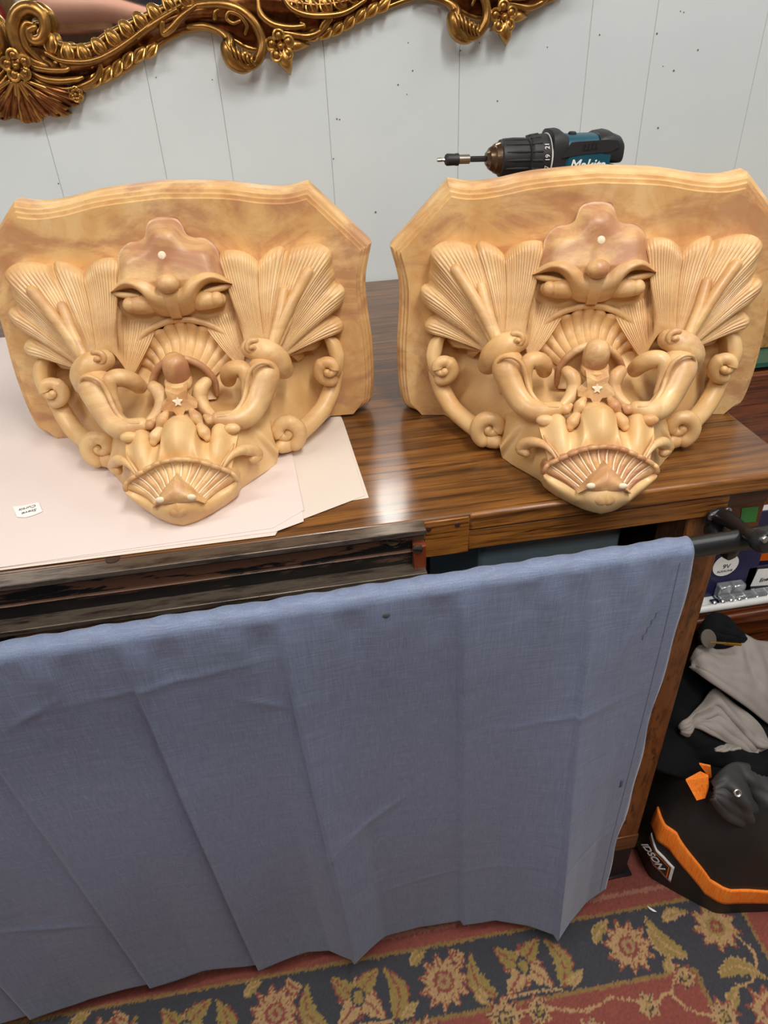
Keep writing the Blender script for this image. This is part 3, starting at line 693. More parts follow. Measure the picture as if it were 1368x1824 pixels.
hood = [B(1032, 150, .088), A(1040, 900, .090), A(1066, 850, .092), A(1120, 790, .094), A(1195, 748, .096), ctr(A(1268, 735, .096))]
both('hood', tube(hood, [.003, .0042, .0046, .0046, .0046, .0046], 12, 40), 'crest')
one('hood_floor', skirted(sym(ruled([A(1040, 905, .084), A(1072, 852, .086), A(1124, 794, .088), A(1200, 752, .090), ctr(A(1268, 740, .090))], [B(1040, 180, .09), B(1090, 180, .092), B(1140, 180, .094), B(1200, 180, .096), ctr(B(1268, 180, .098))], 40, 12, -0.006)), 0.02), 'body')
# --- bud, cup, side leaves, star and drops
one('centre_bud', lathe([(-.014, .0125), (-.010, .0148), (.004, .0150), (.013, .0132), (.018, .0095), (.0205, .004)], 24, ctr(A(1268, 800, .112)) + (0, 0, 0), (0, -.35, 1)), 'crest')
one('bud_cup', lathe([(-.008, .010), (-.004, .0155), (.002, .0165), (.005, .0148)], 24, ctr(A(1268, 880, .114)), (0, -.35, 1)), 'arm')
both('side_leaf', tube([B(1098, 78, .112), B(1128, 110, .116), B(1140, 165, .120), B(1115, 230, .128), B(1062, 288, .140)], [.0075, .0090, .0092, .008, .005], 16, 26), 'arm')
st = []
for k in range(10):
    a = math.pi / 2 + 2 * math.pi * k / 10 + math.pi; r = .0215 if k % 2 == 0 else .011
    c = ctr(B(1268, 192, .140)); st.append(c + np.array((r * math.cos(a), -.3 * r * math.sin(a) * -1 * 0.9, r * math.sin(a) * .9)))
one('star_plate', prism(st[::-1], (0, 0.012, 0.004)), 'warm')
sm_ = []
for k in range(10):
    a = math.pi / 2 + 2 * math.pi * k / 10; r = .0058 if k % 2 == 0 else .0026
    c = ctr(B(1265, 182, .1412)); sm_.append(c + np.array((r * math.cos(a), .27 * r * math.sin(a), r * math.sin(a) * .9)))
one('star_mark', prism(sm_[::-1], (0, 0.002, 0.0007)), 'residue')
both('drop', tube([B(1195, 245, .146), B(1172, 285, .152), B(1150, 325, .156)], [.004, .0068, .004], 14, 16), 'warm')
both('drop_tail', tube([B(1150, 345, .158), B(1128, 382, .164), B(1112, 415, .168)], [.0055, .0072, .0045], 14, 14), 'arm')
both('leaflet', tube([B(1115, 285, .148), B(1085, 308, .152), B(1060, 322, .153)], [.0035, .0062, .0025], 12, 14), 'warm')
# --- flange over the lower shell
top = [B(920, 392, .160), B(935, 368, .158), B(975, 345, .158), B(1040, 336, .160), B(1085, 362, .164), B(1108, 415, .168), B(1150, 435, .172), B(1180, 400, .174), B(1195, 350, .174), B(1230, 308, .174), ctr(B(1275, 294, .174))]
bot = [B(985, 650, .198), B(1005, 638, .198), B(1035, 622, .199), B(1060, 612, .199), B(1090, 600, .200), B(1120, 588, .200), B(1150, 578, .200), B(1180, 566, .200), B(1210, 556, .200), B(1240, 548, .200), ctr(B(1275, 542, .200))]
P = sym(ruled(top, bot, 90, 24, 0.008, lambda s, t: (0.005 * math.cos((s - 1) * 17) - 0.004) * (1 - t) ** 0.7))
one('flange', skirted(P, 0.05), 'body')
both('flange_tip', ball(B(960, 372, .160), (.0105, .006, .0065)), 'warm')
# --- side cheek with its curl
top = [B(722, 345, .092), B(780, 342, .104), B(850, 350, .122), B(920, 385, .150), B(950, 450, .164), B(985, 540, .180), B(1035, 612, .196)]
bot = [B(692, 505, .100), Bz(688, 540, .020), Bz(705, 605, .0), Bz(770, 645, .0), Bz(850, 690, .0), Bz(920, 735, .0), Bz(955, 780, .0)]
both('cheek', skirted(ruled(top, bot, 60, 30, 0.010, lambda s, t: 0.004 * math.sin(6 * s + 4 * t) + 0.006 * math.exp(-((s - .1) / .1) ** 2) * math.exp(-((t - .9) / .2) ** 2)), 0.05), 'body')
both('cheek_curl', tube([B(1030, 600, .202), B(1000, 560, .196), B(960, 525, .188), B(900, 506, .178), B(845, 515, .166), B(820, 545, .162), B(845, 568, .170)], [.002, .003, .0042, .006, .0075, .0080, .0055], 14, 40), 'arm')
both('cheek_line', tube([B(1052, 606, .205), B(1020, 560, .198), B(978, 508, .188), B(955, 465, .178)], [.0015, .0018, .0018, .0012], 8, 24), 'leaf')
# --- lower shell and its beak
outer = [B(948, 690, .206), B(965, 655, .204), B(1010, 628, .204), B(1060, 605, .204), B(1120, 580, .204), B(1180, 558, .205), B(1230, 546, .205), ctr(B(1285, 538, .205))]
inner = [B(1148, 800, .232), B(1180, 790, .233), B(1200, 765, .233), B(1220, 742, .232), B(1240, 725, .231), B(1258, 708, .230), B(1272, 690, .229), ctr(B(1290, 672, .228))]
RI, OU = spline(inner, 141), spline(outer, 141); P = np.zeros((141, 24, 3)); GR = []
for i in range(141):
    s = i / 140; q = (6.5 * s) % 1.0; rib = math.sin(math.pi * q) ** 0.5
    for j in range(24):
        t = j / 23; p = RI[i] * (1 - t) + OU[i] * t
        side_ = np.cross(OU[i] - RI[i], (0, -0.8, 0.6)); p = p + side_ * 0.22 * t * (1 - t) * (1 - s)
        h = -0.006 * math.sin(math.pi * t) + 0.0036 * rib * min(1, 5 * t) + 0.004 * math.exp(-((t - 1) / .09) ** 2)
        P[i, j] = p + np.array((0, -0.8 * h, 0.6 * h))
    if 0 < i < 140 and (6.5 * s) % 1.0 < 6.5 / 140: GR.append([P[i, j] + np.array((0, -.0006, .0005)) for j in range(2, 23)])
one('lower_shell', skirted(sym(P), 0.03), 'shell')
for g_ in GR: both('shell_groove', tube(g_, .0009, 6), 'residue')
top = [P[0, 23]] + [P[0, j] for j in (18, 12, 6, 0)] + [B(1185, 786, .235), B(1225, 765, .238), ctr(B(1290, 752, .242))]
bot = [Bz(935, 742, .012), Bz(955, 780, .006), Bz(1000, 815, .003), Bz(1050, 848, .0), Bz(1100, 874, .0), Bz(1150, 898, .0), Bz(1215, 925, .0), ctr(Bz(1290, 945, .0))]
PF = sym(ruled(top, bot, 70, 22, 0.010))
one('shell_front', skirted(PF, 0.06), 'body')
rimL = [P[i, 23] for i in range(0, 141, 4)]
both('shell_edge', tube(rimL, .0028, 8), 'shell')
one('beak', skirted(sym(ruled([B(1148, 800, .234), B(1200, 760, .236), B(1240, 720, .236), ctr(B(1290, 636, .230))], [B(1160, 815, .238), B(1210, 800, .242), B(1250, 800, .246), ctr(B(1290, 800, .248))], 40, 20, 0.006)), 0.02), 'warm')
both('eye_spot', ball(B(1240, 772, .2465), (.0050, .0025, .0036)), 'residue')
one('beak_knob', ball(ctr(B(1290, 850, .2455)), (.0125, .0065, .0085)), 'warm')

def build_corbel(name, label, loc, rot, q, first):
    t = thing(name, label, 'corbel', tuple(loc), rot, 'carved corbels on the bench'); made = []
    for k, (nm, vf, key, sub) in enumerate(SHAPES):
        mat = RES if key == 'residue' else STONE[q][key]
        if first is None:
            o = mesh(nm, [(v[0], v[1], max(v[2], 0.0006)) for v in vf[0]], vf[1], None, t, angle=50); fix_normals(o); shade(o.data, 25 if nm == 'slab' else 50)
            o.data.materials.append(mat)
        else:
            o = first[k].copy(); COL.objects.link(o); o.parent = t
        o.material_slots[0].link = 'OBJECT'; o.material_slots[0].material = mat
        made.append(o)
    return made
prt = build_corbel('carved_corbel', 'carved cream stone corbel with brown-tinted shell tip, on bare oak in front of the drill', RO, RA, 1, None)
build_corbel('carved_corbel', 'carved cream stone corbel resting on the white paper sheets, below the gilt mirror', (-0.1114, 0.9135, TOP + 0.0039), math.radians(-4.0), 0, prt)

# ================================================================ gilt mirror on the wall
def gold():
    m = NT('antique_gilt'); v = m.mapping(); n = m.noise(v, 26, 6, 0.65)
    g = m.n('ShaderNodeNewGeometry')
    c = m.ramp(n, [(0.32, srgb(84, 48, 28)), (0.52, srgb(126, 78, 44)), (0.72, srgb(178, 128, 72))])
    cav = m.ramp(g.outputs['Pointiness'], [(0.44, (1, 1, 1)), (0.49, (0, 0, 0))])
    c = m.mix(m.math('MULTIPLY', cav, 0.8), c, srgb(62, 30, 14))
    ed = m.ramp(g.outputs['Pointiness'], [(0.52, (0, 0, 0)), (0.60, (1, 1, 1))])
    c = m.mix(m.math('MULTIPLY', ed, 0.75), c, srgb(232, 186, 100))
    m.bump(m.noise(v, 120, 5), 0.2, 0.0015)
    return m.set(c, m.ramp(n, [(0.3, (0.24,) * 3), (0.8, (0.42,) * 3)]), 0.88)
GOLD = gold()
GLASS = NT('mirror_glass').set((0.86, 0.87, 0.86), 0.03, 1.0)
mc = at_y((30, 100), WALL_Y)                                     # axis of the mirror runs through its lower shell
mir = thing('gilt_mirror', 'large mirror in an ornate gilt scrollwork frame on the white wall', 'mirror', (mc[0], WALL_Y, mc[2]))
def W(px, py, d=0.03):
    """Frame position -> mirror coordinates, d in front of the wall."""
    return at_y((px, py), WALL_Y - d) - np.array(mir.location)
def Q(x, y, d=0.03): return W(x / 4.0235, y / 4.0235, d)           # first close-up
def Q4(x, y, d=0.03): return W(340 + x / 4.0235, y / 4.0235, d)    # second close-up
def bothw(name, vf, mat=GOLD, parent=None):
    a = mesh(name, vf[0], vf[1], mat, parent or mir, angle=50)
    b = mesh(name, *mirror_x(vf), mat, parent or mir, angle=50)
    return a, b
def trail(P): return np.array(P)
# swept frame body, from the lower shell up the right side and over the top
outer = [W(138, 168, .004), W(165, 157, .004), W(210, 138, .004), W(250, 111, .004), W(290, 80, .004), W(330, 60, .004), W(370, 56, .004), W(410, 72, .004), W(450, 92, .004), W(500, 86, .004), W(545, 76, .004), W(600, 56, .004), W(640, 37, .004), W(685, 19, .004), W(725, 4, .004), W(765, -4, .004), W(800, 12, .004), W(845, 36, .004), W(890, 34, .004), W(935, 24, .004), W(968, 8, .004), W(1000, -16, .004)]
inner = [W(96, 78, .010), W(130, 86, .010), W(165, 82, .010), W(196, 61, .010), W(240, 39, .010), W(272, 24, .010), W(302, 11, .010), W(330, -6, .010), W(372, -42, .010), W(420, -58, .010), W(470, -46, .010), W(520, -22, .010), W(560, -13, .010), W(600, -18, .010), W(645, -38, .010), W(690, -64, .010), W(735, -88, .010), W(780, -104, .010), W(815, -106, .010), W(850, -92, .010), W(890, -70, .010), W(930, -64, .010)]
a, b = outer[-1], inner[-1]
for k in range(1, 13):                                             # out of frame: the right upright and the arched top
    u = k / 12.0; ang = math.pi / 2 * u
    outer.append(np.array((a[0] * math.cos(ang * u), a[1], a[2] + (1.05 - 0.0) * math.sin(ang * (0.55 + 0.45 * u)))))
    inner.append(np.array((b[0] * math.cos(ang * u), b[1], b[2] + (1.05 - 0.12 - (b[2] - a[2])) * math.sin(ang * (0.55 + 0.45 * u)))))
NS, NTT = 260, 22
O_, I_ = spline(outer, NS), spline(inner, NS); P = np.zeros((NS, NTT, 3))
for i in range(NS):
    for j in range(NTT):
        t = j / (NTT - 1.0)
        h = 0.020 * math.sin(math.pi * t) ** 0.6 + 0.010 * math.exp(-((t - .62) / .18) ** 2) - 0.005 * math.exp(-((t - .32) / .10) ** 2)
        P[i, j] = O_[i] * (1 - t) + I_[i] * t + np.array((0, -h, 0))
def backed(P, y=-0.001):
    ns, nt = P.shape[:2]; V = list(P.reshape(-1, 3)); Fc = grid_faces(ns, nt)
    rim = [(i, 0) for i in range(ns)] + [(ns - 1, j) for j in range(1, nt)] + [(i, nt - 1) for i in range(ns - 2, -1, -1)] + [(0, j) for j in range(nt - 2, 0, -1)]
    b0 = len(V)
    for q in rim: V.append((P[q][0], y, P[q][2]))
    for k in range(len(rim)):
        a, b = rim[k], rim[(k + 1) % len(rim)]
        Fc.append((a[0] * nt + a[1], b0 + k, b0 + (k + 1) % len(rim), b[0] * nt + b[1]))
    return V, Fc
for o in bothw('frame_moulding', backed(P)): fix_normals(o); shade(o.data, 50)
rim_i = [p + np.array((0, -0.004, 0)) for p in I_]; bothw('inner_rim', tube(rim_i, .0065, 10))
rim_o = [p + np.array((0, -0.006, 0.004)) for p in O_]; bothw('outer_rim', tube(rim_o, .0050, 8))
# glass, bounded by the inner rim
gl = [p for p in I_[::4]] + [np.array((-p[0], p[1], p[2])) for p in I_[::-4]]
gv = [(p[0], -0.007, p[2]) for p in gl]
g = mesh('mirror_glass', *prism([(0.0 + v[0], v[1], v[2]) for v in gv], (0, 0.004, 0)), GLASS.copy() if False else GLASS, mir, smooth=False); fix_normals(g)
# leaflets: little ribbed tear-drops set along a path
def leaflets(path, n, ln, wd, slant, d=0.034, lift=0.0):
    pts = spline(path, n); T = np.gradient(pts, axis=0)
    for k in range(n):
        t = unit(T[k]); nrm = np.array((-t[2], 0, t[0])); ax = unit(t * math.cos(slant) + nrm * math.sin(slant))
        base = pts[k]; u = k / max(1, n - 1)
        sd = np.array((-ax[2], 0, ax[0])); R_ = np.stack([ax, (0, 1, 0), sd], 1)
        for o_ in bothw('leaflet', ball(base, (ln * .58, .007, wd * .5), 12, 8, R_)):
            q = 1 if o_.data.vertices[0].co.x * base[0] >= 0 else -1
            for e_ in (-.5, 0.0, .5):
                v_, f_ = tube([base - ax * ln * .5 + sd * e_ * wd * .3 + (0, -.002, 0), base + sd * e_ * wd * .85 + (0, -.0066, 0), base + ax * ln * .52 + sd * e_ * wd * .2 + (0, -.002, 0)], [.0008, .0021, .0008], 6, 9, cap=2)
                mesh('rib', *((v_, f_) if q > 0 else mirror_x((v_, f_))), GOLD, o_)
leaflets([Q(365, 320), Q(450, 372), Q(540, 395), Q(620, 385), Q(710, 345), Q(800, 290), Q(890, 228), Q(980, 175), Q(1080, 115), Q(1200, 50), Q(1330, -10)], 10, .030, .023, 1.9, .036)
leaflets([Q(690, 570, .02), Q(770, 530, .02), Q(850, 480, .02), Q(925, 425, .02), Q(1000, 392, .02), Q(1085, 365, .02)], 6, .028, .017, 0.5, .026)
leaflets([Q4(760, 40), Q4(850, 55), Q4(950, 45), Q4(1050, 20), Q4(1150, -30), Q4(1250, -80)], 6, .030, .023, 2.0, .036)
leaflets([Q4(880, 250, .02), Q4(980, 230, .02), Q4(1080, 190, .02), Q4(1180, 130, .02), Q4(1280, 80, .02), Q4(1380, 40, .02)], 7, .028, .017, 0.4, .026)
def strand(name, P, r): bothw(name, tube(P, r, 10, max(16, 8 * len(P))))
# long flowing strands of the acanthus
strand('strand', [Q(330, 380, .036), Q(430, 432, .037), Q(590, 445, .038), Q(710, 420, .038), Q(820, 365, .038), Q(930, 290, .038), Q(1060, 190, .036), Q(1200, 90, .034), Q(1330, 20, .032)], [.003, .0045, .005, .0045, .0045, .004, .004, .0035, .003])
strand('strand', [Q(150, 400, .030), Q(220, 470, .036), Q(330, 500, .038), Q(450, 505, .038), Q(490, 490, .036), Q(470, 475, .034)], [.005, .006, .005, .0045, .004, .003])
strand('strand', [Q(200, 500, .032), Q(300, 560, .034), Q(420, 580, .034), Q(540, 570, .034), Q(590, 555, .032)], [.004, .006, .006, .005, .003])
strand('strand', [Q(210, 540, .028), Q(310, 610, .030), Q(440, 640, .028), Q(560, 625, .026), Q(680, 570, .026), Q(720, 480, .028), Q(690, 440, .030), Q(660, 480, .030)], [.005, .007, .006, .006, .0055, .005, .004, .003])
strand('strand', [Q(200, 570, .026), Q(300, 650, .028), Q(400, 700, .028), Q(480, 720, .026)], [.006, .008, .007, .004])
strand('strand', [Q(1160, 160, .034), Q(1170, 240, .034), Q(1230, 200, .036), Q(1300, 120, .038), Q(1400, 40, .038)], [.006, .005, .006, .005, .003])
strand('strand', [Q(990, 270, .034), Q(1080, 190, .036), Q(1150, 140, .036), Q(1260, 70, .036)], [.003, .005, .005, .003])
def rosette(c, r, n=5):
    f = mesh('flower', *ball(c + np.array((0, -0.006, 0)), (r * .26, r * .3, r * .26)), GOLD, mir)
    for k in range(n):
        a = 2 * math.pi * k / n + 0.4
        q = c + np.array((r * .62 * math.cos(a), 0, r * .62 * math.sin(a)))
        mesh('petal', *tube([q + np.array((.34 * r * math.cos(a + s), -.002 - .05 * r, .34 * r * math.sin(a + s))) for s in np.linspace(-2.0, 2.0, 9)], r * .13, 8, cap=2), GOLD, f)
        mesh('petal', *ball(q, (r * .34, r * .22, r * .34), 12, 8), GOLD, f)
rosette(Q(120, 470, .046), .024); rosette(Q(545, 675, .038), .012, 6)
bothw('boss_plate', ball(Q(210, 500, .004), (.075, .024, .034), 24, 14))
# lower shell of the frame
c = Q(120, 545, .030)
outl = [Q(600, 670, .018), Q(570, 740, .018), Q(500, 765, .016), Q(430, 800, .016), Q(340, 822, .016), Q(285, 862, .014), Q(240, 872, .014), Q(190, 855, .014), Q(130, 835, .014), Q(60, 850, .014), Q(20, 855, .014), Q(-60, 850, .014)]
OU = spline(outl, 150); PF = np.zeros((150, 22, 3))
for i in range(150):
    s = i / 149.0; rib = abs(math.sin(math.pi * 10 * s)) ** 0.7
    for j in range(22):
        t = j / 21.0; h = 0.014 * math.sin(math.pi * t * .9) + 0.006 * rib * t
        PF[i, j] = c * (1 - t) + OU[i] * t * 1.0 + (OU[i] - c) * 0.03 * rib * (t > .93) + np.array((0, -h, 0))
for o in bothw('shell_fan', backed(PF)): fix_normals(o); shade(o.data, 50)
for s in (0.08, 0.3, 0.52, 0.74, 0.95):
    e = OU[int(s * 149)]; strand('shell_rib', [c + (e - c) * q + np.array((0, -0.016 + 0.008 * q, 0)) for q in (0.15, 0.45, 0.75, 0.98)], [.003, .0045, .0050, .0040])
def spiral_w(c, r0, r1, a0, turns, n=50, cw=1, lift=0.0):
    out = []
    for k in range(n):
        u = k / (n - 1.0); a = a0 + cw * 2 * math.pi * turns * u; r = r0 * (r1 / r0) ** u
        out.append(c + np.array((r * math.cos(a), -lift * u, r * math.sin(a))))
    return out
# C-scroll beside the glass
strand('c_scroll', [Q(330, 480, .026), Q(210, 430, .030), Q(130, 330, .034), Q(95, 200, .036), Q(130, 90, .036), Q(215, 55, .036), Q(300, 110, .036), Q(322, 200, .038), Q(290, 280, .040), Q(230, 285, .042), Q(205, 225, .044), Q(245, 195, .045)], [.008, .011, .012, .012, .0115, .011, .010, .009, .008, .007, .006, .005])
strand('c_scroll', [Q(300, 440, .030), Q(200, 350, .040), Q(165, 240, .042), Q(185, 170, .042), Q(230, 170, .042)], [.004, .006, .006, .005, .003])
# hanging volute with flower and spike, twice along the frame
def volute(off):
    o = np.array(off)
    def S(x, y, d=.03): return Q4(x, y, d) + o
    strand('volute', [S(-60, 60, .030), S(80, 35, .034), S(220, 30, .036), S(350, 70, .036), S(450, 160, .036), S(505, 270, .036), S(505, 370, .038), S(460, 450, .038), S(390, 470, .040), S(350, 420, .044), S(380, 385, .046), S(420, 400, .046)], [.004, .006, .007, .0075, .008, .0085, .009, .009, .0085, .007, .006, .005])
    strand('volute', [S(-20, 190, .020), S(100, 190, .026), S(200, 225, .030), S(265, 280, .034), S(270, 350, .036), S(300, 430, .038), S(370, 480, .036), S(440, 470, .034)], [.004, .006, .0065, .010, .015, .015, .012, .007])
    for k in range(6):
        u = k / 5.0
        strand('volute_ridge', [S(250 + 190 * u, 300 + 90 * u, .050), S(285 + 150 * u, 370 + 60 * u, .054), S(310 + 150 * u, 440 + 25 * u, .048)], [.0018, .003, .002])
    strand('tendril', [S(390, 240, .036), S(400, 180, .036), S(350, 110, .036), S(280, 85, .036), S(255, 130, .036), S(300, 165, .036), S(350, 150, .036)], [.003, .004, .0045, .004, .0035, .003, .003])
    strand('tendril', [S(170, 130, .034), S(175, 85, .034), S(215, 60, .034)], [.004, .004, .003])
    rosette(S(640, 330, .036), .025)
    for e, w in (((712, 535), .012), ((855, 322), .008), ((575, 430), .007)):
        p0, p1 = S(640, 330, .028), S(e[0], e[1], .014)
        bothw('flower_leaf', tube([p0, p0 + (p1 - p0) * .45 + np.array((0, -.008, 0)), p0 + (p1 - p0) * .7 + np.array((0, -.008, 0)), p1], [w * .7, w * 1.15, w * .8, w * .12], 10, 14))
    strand('strand', [S(480, 0, .034), S(500, 100, .036), S(580, 170, .038), S(700, 195, .038), S(810, 185, .036), S(790, 165, .034)], [.004, .006, .006, .005, .004, .003])
    strand('strand', [S(600, 220, .034), S(700, 240, .034), S(830, 260, .030), S(930, 220, .030), S(1000, 130, .032), S(960, 150, .034), S(930, 200, .034)], [.004, .005, .006, .005, .005, .004, .003])
    strand('strand', [S(660, -20, .038), S(720, 60, .040), S(830, 105, .040), S(980, 110, .040), S(1110, 85, .038), S(1250, 0, .034)], [.004, .005, .005, .005, .0045, .003])
volute((0, 0, 0))
volute(W(835, 30) - W(435, 82))

# ================================================================ cordless drill standing behind the right corbel
DY = 1.16
d0, d1 = at_y((778, 285), DY), at_y((1097, 277), DY)
dax = unit(d1 - d0); PXM = np.linalg.norm(d1 - d0) / 319.0
drill = thing('cordless_drill', 'teal and black cordless drill standing upright behind the right corbel', 'drill', (d0[0] + dax[0] * 250 * PXM, DY, TOP + .0006))
do = np.array(drill.location); tip = d0 - do
BLK = plain('drill_rubber', (0.018, 0.018, 0.020), 0.5, scale=80); TEAL = plain('drill_teal', srgb(22, 78, 96), 0.38, scale=40)
BRZ = plain('chuck_bronze', srgb(112, 92, 72), 0.28, 0.9); CHR = plain('bit_steel', (0.62, 0.6, 0.56), 0.22, 1.0)
def turned(name, prof, mat, seg=32): return mesh(name, *lathe([(a * PXM, r * PXM) for a, r in prof], seg, tip, dax), mat, drill, angle=28)
turned('bit_tip', [(0, 2.0), (2, 3.2), (8, 3.2), (9, 2.6), (14, 3.0), (15, 4.5)], CHR, 8)
turned('bit_sleeve', [(13, 3.5), (15, 8.0), (18, 9.5), (30, 9.0), (33, 9.6), (37, 9.6), (38, 7)], BLK)
turned('bit_collar', [(37, 7.2), (56, 7.2), (57, 6.2)], CHR)
turned('bit_shaft', [(56, 4.6), (86, 4.6)], BLK, 6)
turned('chuck_nose', [(84, 6), (85, 10), (89, 14), (90, 16.5), (98, 21), (99, 22.5), (106, 25), (108, 26)], BRZ)
prof = [(107, 26), (109, 28.5), (118, 29.2), (152, 29.2), (158, 27.5), (162, 27)]
ck = turned('chuck', prof, BLK, 40)
for k in range(14):
    a = 2 * math.pi * k / 14; u = unit(np.cross(dax, (0, 0, 1))); w = np.cross(dax, u)
    r = u * math.cos(a) + w * math.sin(a)
    p0, p1 = tip + dax * 114 * PXM + r * 29.2 * PXM, tip + dax * 152 * PXM + r * 29.0 * PXM
    mesh('grip_rib', *tube([p0, (p0 + p1) / 2, p1], [.8 * PXM, 2.2 * PXM, 2.0 * PXM], 8, cap=2), BLK, ck)
tc_ = turned('torque_collar', [(154, 28), (156, 32), (160, 35), (186, 36.5), (189, 36)], BLK, 40)
for k in range(16):
    a = 2 * math.pi * k / 16; r = u * math.cos(a) + w * math.sin(a)
    p0, p1 = tip + dax * 158 * PXM + r * 33.5 * PXM, tip + dax * 172 * PXM + r * 35.5 * PXM
    mesh('grip_rib', *tube([p0, p1], [2.2 * PXM] * 2, 8, cap=2), BLK, tc_)
turned('white_ring', [(188, 36.5), (188.5, 37.6), (190, 37.6), (190.5, 36.5)], plain('ring_white', (0.75, 0.75, 0.72), 0.4), 40)
WHT = plain('print_white', (0.88, 0.88, 0.86), 0.5)
for num, dz in (('21', 21), ('19', 4), ('17', -13)):
    r = unit(-dax[1] * 0 + np.array((0, -math.sqrt(max(0.05, 1 - (dz / 37.0) ** 2)), dz / 37.0)))
    c = tip + dax * 181 * PXM + r * 37.0 * PXM
    text_mesh('numeral', num, 11 * PXM, WHT, tc_, frame_matrix(c, unit(np.cross(r, dax)), dax * -1), 0.0002)
# motor housing: rounded-box sections along the axis
def housing(name, secs, mat, e=3.2, seg=40, parent=drill):
    V = []; Fc = []; zax = np.array((0, 0, 1.0)) - dax * dax[2]; zax = unit(zax); yax = np.cross(zax, dax)
    for (a, hw, zb, zt) in secs:
        for j in range(seg):
            t = 2 * math.pi * j / seg; c_, s_ = math.cos(t), math.sin(t)
            y = math.copysign(abs(c_) ** (2 / e), c_) * hw; z = (zt + zb) / 2 + math.copysign(abs(s_) ** (2 / e), s_) * (zt - zb) / 2
            V.append(tip + dax * a * PXM + yax * y * PXM + zax * z * PXM)
    n = len(secs)
    for i in range(n - 1):
        for j in range(seg): Fc.append((i * seg + j, i * seg + (j + 1) % seg, (i + 1) * seg + (j + 1) % seg, (i + 1) * seg + j))
    Fc += [tuple(range(seg)), tuple((n - 1) * seg + j for j in range(seg))]
    o = mesh(name, V, Fc, mat, parent, angle=35); fix_normals(o); shade(o.data, 35); return o
housing('gear_case', [(189, 34, -38, 38), (191, 37, -41, 43), (204, 37, -41, 44), (214, 35, -40, 38), (222, 33, -38, 34)], BLK)
housing('motor_housing', [(200, 33, -40, 33), (215, 35, -42, 35), (280, 36, -42, 36), (292, 35, -41, 35)], TEAL)
housing('rear_cap', [(272, 35.5, -6, 36), (278, 37.5, -8, 39), (292, 37.5, -10, 41), (300, 36, -10, 37), (312, 34, -10, 33), (318, 30, -10, 26), (320, 24, -8, 18)], BLK)
housing('rear_cap', [(290, 36.5, -42, -12), (300, 36, -41, -12), (313, 33, -40, -13), (319, 28, -34, -14)], BLK)
yv = unit(np.cross((0, 0, 1), dax)) ; zv = np.cross(dax, yv) * -1 if np.cross(dax, yv)[2] < 0 else np.cross(dax, yv)
fr = np.array((0, -1.0, 0))
def side_pt(a, z, off): return tip + dax * a * PXM + zv * z * PXM + fr * off * PXM
bar = [side_pt(*q, 34.8) for q in ((204, 3), (220, 26), (228, 27), (282, 29), (300, 28), (306, 18), (290, 11), (240, 8))]
o = mesh('side_guard', *prism(bar, fr * 3.5 * PXM), BLK, drill, smooth=False); fix_normals(o)
vt = mesh('vent', *prism([side_pt(*q, 38.2) for q in ((238, 13), (264, 16), (267, 25), (240, 23))], fr * 0.6 * PXM), plain('vent_dark', (0.004, 0.004, 0.004), 0.7), drill, smooth=False); fix_normals(vt)
for k in range(4):
    x = 243 + 6.5 * k
    s_ = mesh('vent_slat', *prism([side_pt(*q, 38.6) for q in ((x, 13.5 + .12 * (x - 240)), (x + 3, 14 + .12 * (x - 240)), (x + 4.5, 23.5), (x + 1.5, 23.5))], fr * 1.0 * PXM), BLK, vt, smooth=False); fix_normals(s_)
o = mesh('brand_panel', *prism([side_pt(*q, 35.0) for q in ((213, -40), (217, 2), (222, 7), (288, 10), (292, 6), (290, -40))], fr * 2.0 * PXM), TEAL, drill, smooth=False); fix_normals(o)
text_mesh('brand_lettering', 'Makita', 24 * PXM, WHT, o, frame_matrix(side_pt(252, -9, 37.2), dax, zv), 0.0002, 0.25, 0.0003, 1.0)
hs_ = mesh('switch', *lathe([(0, 7 * PXM), (3 * PXM, 7 * PXM), (5 * PXM, 5 * PXM)], 16, side_pt(232, 34, 4), zv), BLK, drill)
hb = tip + dax * 262 * PXM + np.array((0, 0, -0.03)); foot = np.array((hb[0] + 0.012, hb[1], 0.075))
mesh('handle', *tube([hb, hb + (foot - hb) * .35 + np.array((0.004, 0, 0)), hb + (foot - hb) * .7, foot], [.022, .019, .0185, .023], 20, 20), BLK, drill)
mesh('trigger', *tube([hb + np.array((-.026, 0, -.012)), hb + np.array((-.022, 0, -.035))], [.009, .008], 12), TEAL, drill)
bevelled('battery', [box(foot[0] - .062, foot[0] + .05, foot[1] - .038, foot[1] + .038, 0.0, 0.062)], BLK, drill, 0.008, 3)
bevelled('base', [box(foot[0] - .058, foot[0] + .046, foot[1] - .036, foot[1] + .036, 0.062, 0.082)], TEAL, drill, 0.006, 3)

# ================================================================ wooden shelf rack, chest and packs beyond the bench end
RYF = 0.86
zs = at_y((1300, 1092), RYF)[2]
rack = thing('shelf_rack', 'reddish wooden shelf rack holding battery packs to the right of the bench', 'shelf', (1.0, 1.0, 0))
def rk(name, x0, x1, y0, y1, z0, z1, mat=None, bev=.003): return bevelled(name, [box(x0 - 1, x1 - 1, y0 - 1, y1 - 1, z0, z1)], mat or MAT['mahogany'], rack, bev)
rk('shelf_board', .64, 1.5, RYF + .006, 1.22, zs - .022, zs)
rk('edge_moulding', .64, 1.5, RYF - .006, RYF + .008, zs - .030, zs - .004, None, .005)
rk('front_panel', .64, 1.5, RYF + .012, RYF + .03, zs - .30, zs - .024)
rk('back_panel', .64, 1.5, 1.20, 1.22, 0, .70, MAT['mahogany'])
rk('side_panel', .625, .645, RYF + .01, 1.22, 0, zs + .02); rk('side_panel', 1.5, 1.52, RYF + .01, 1.22, 0, .70)
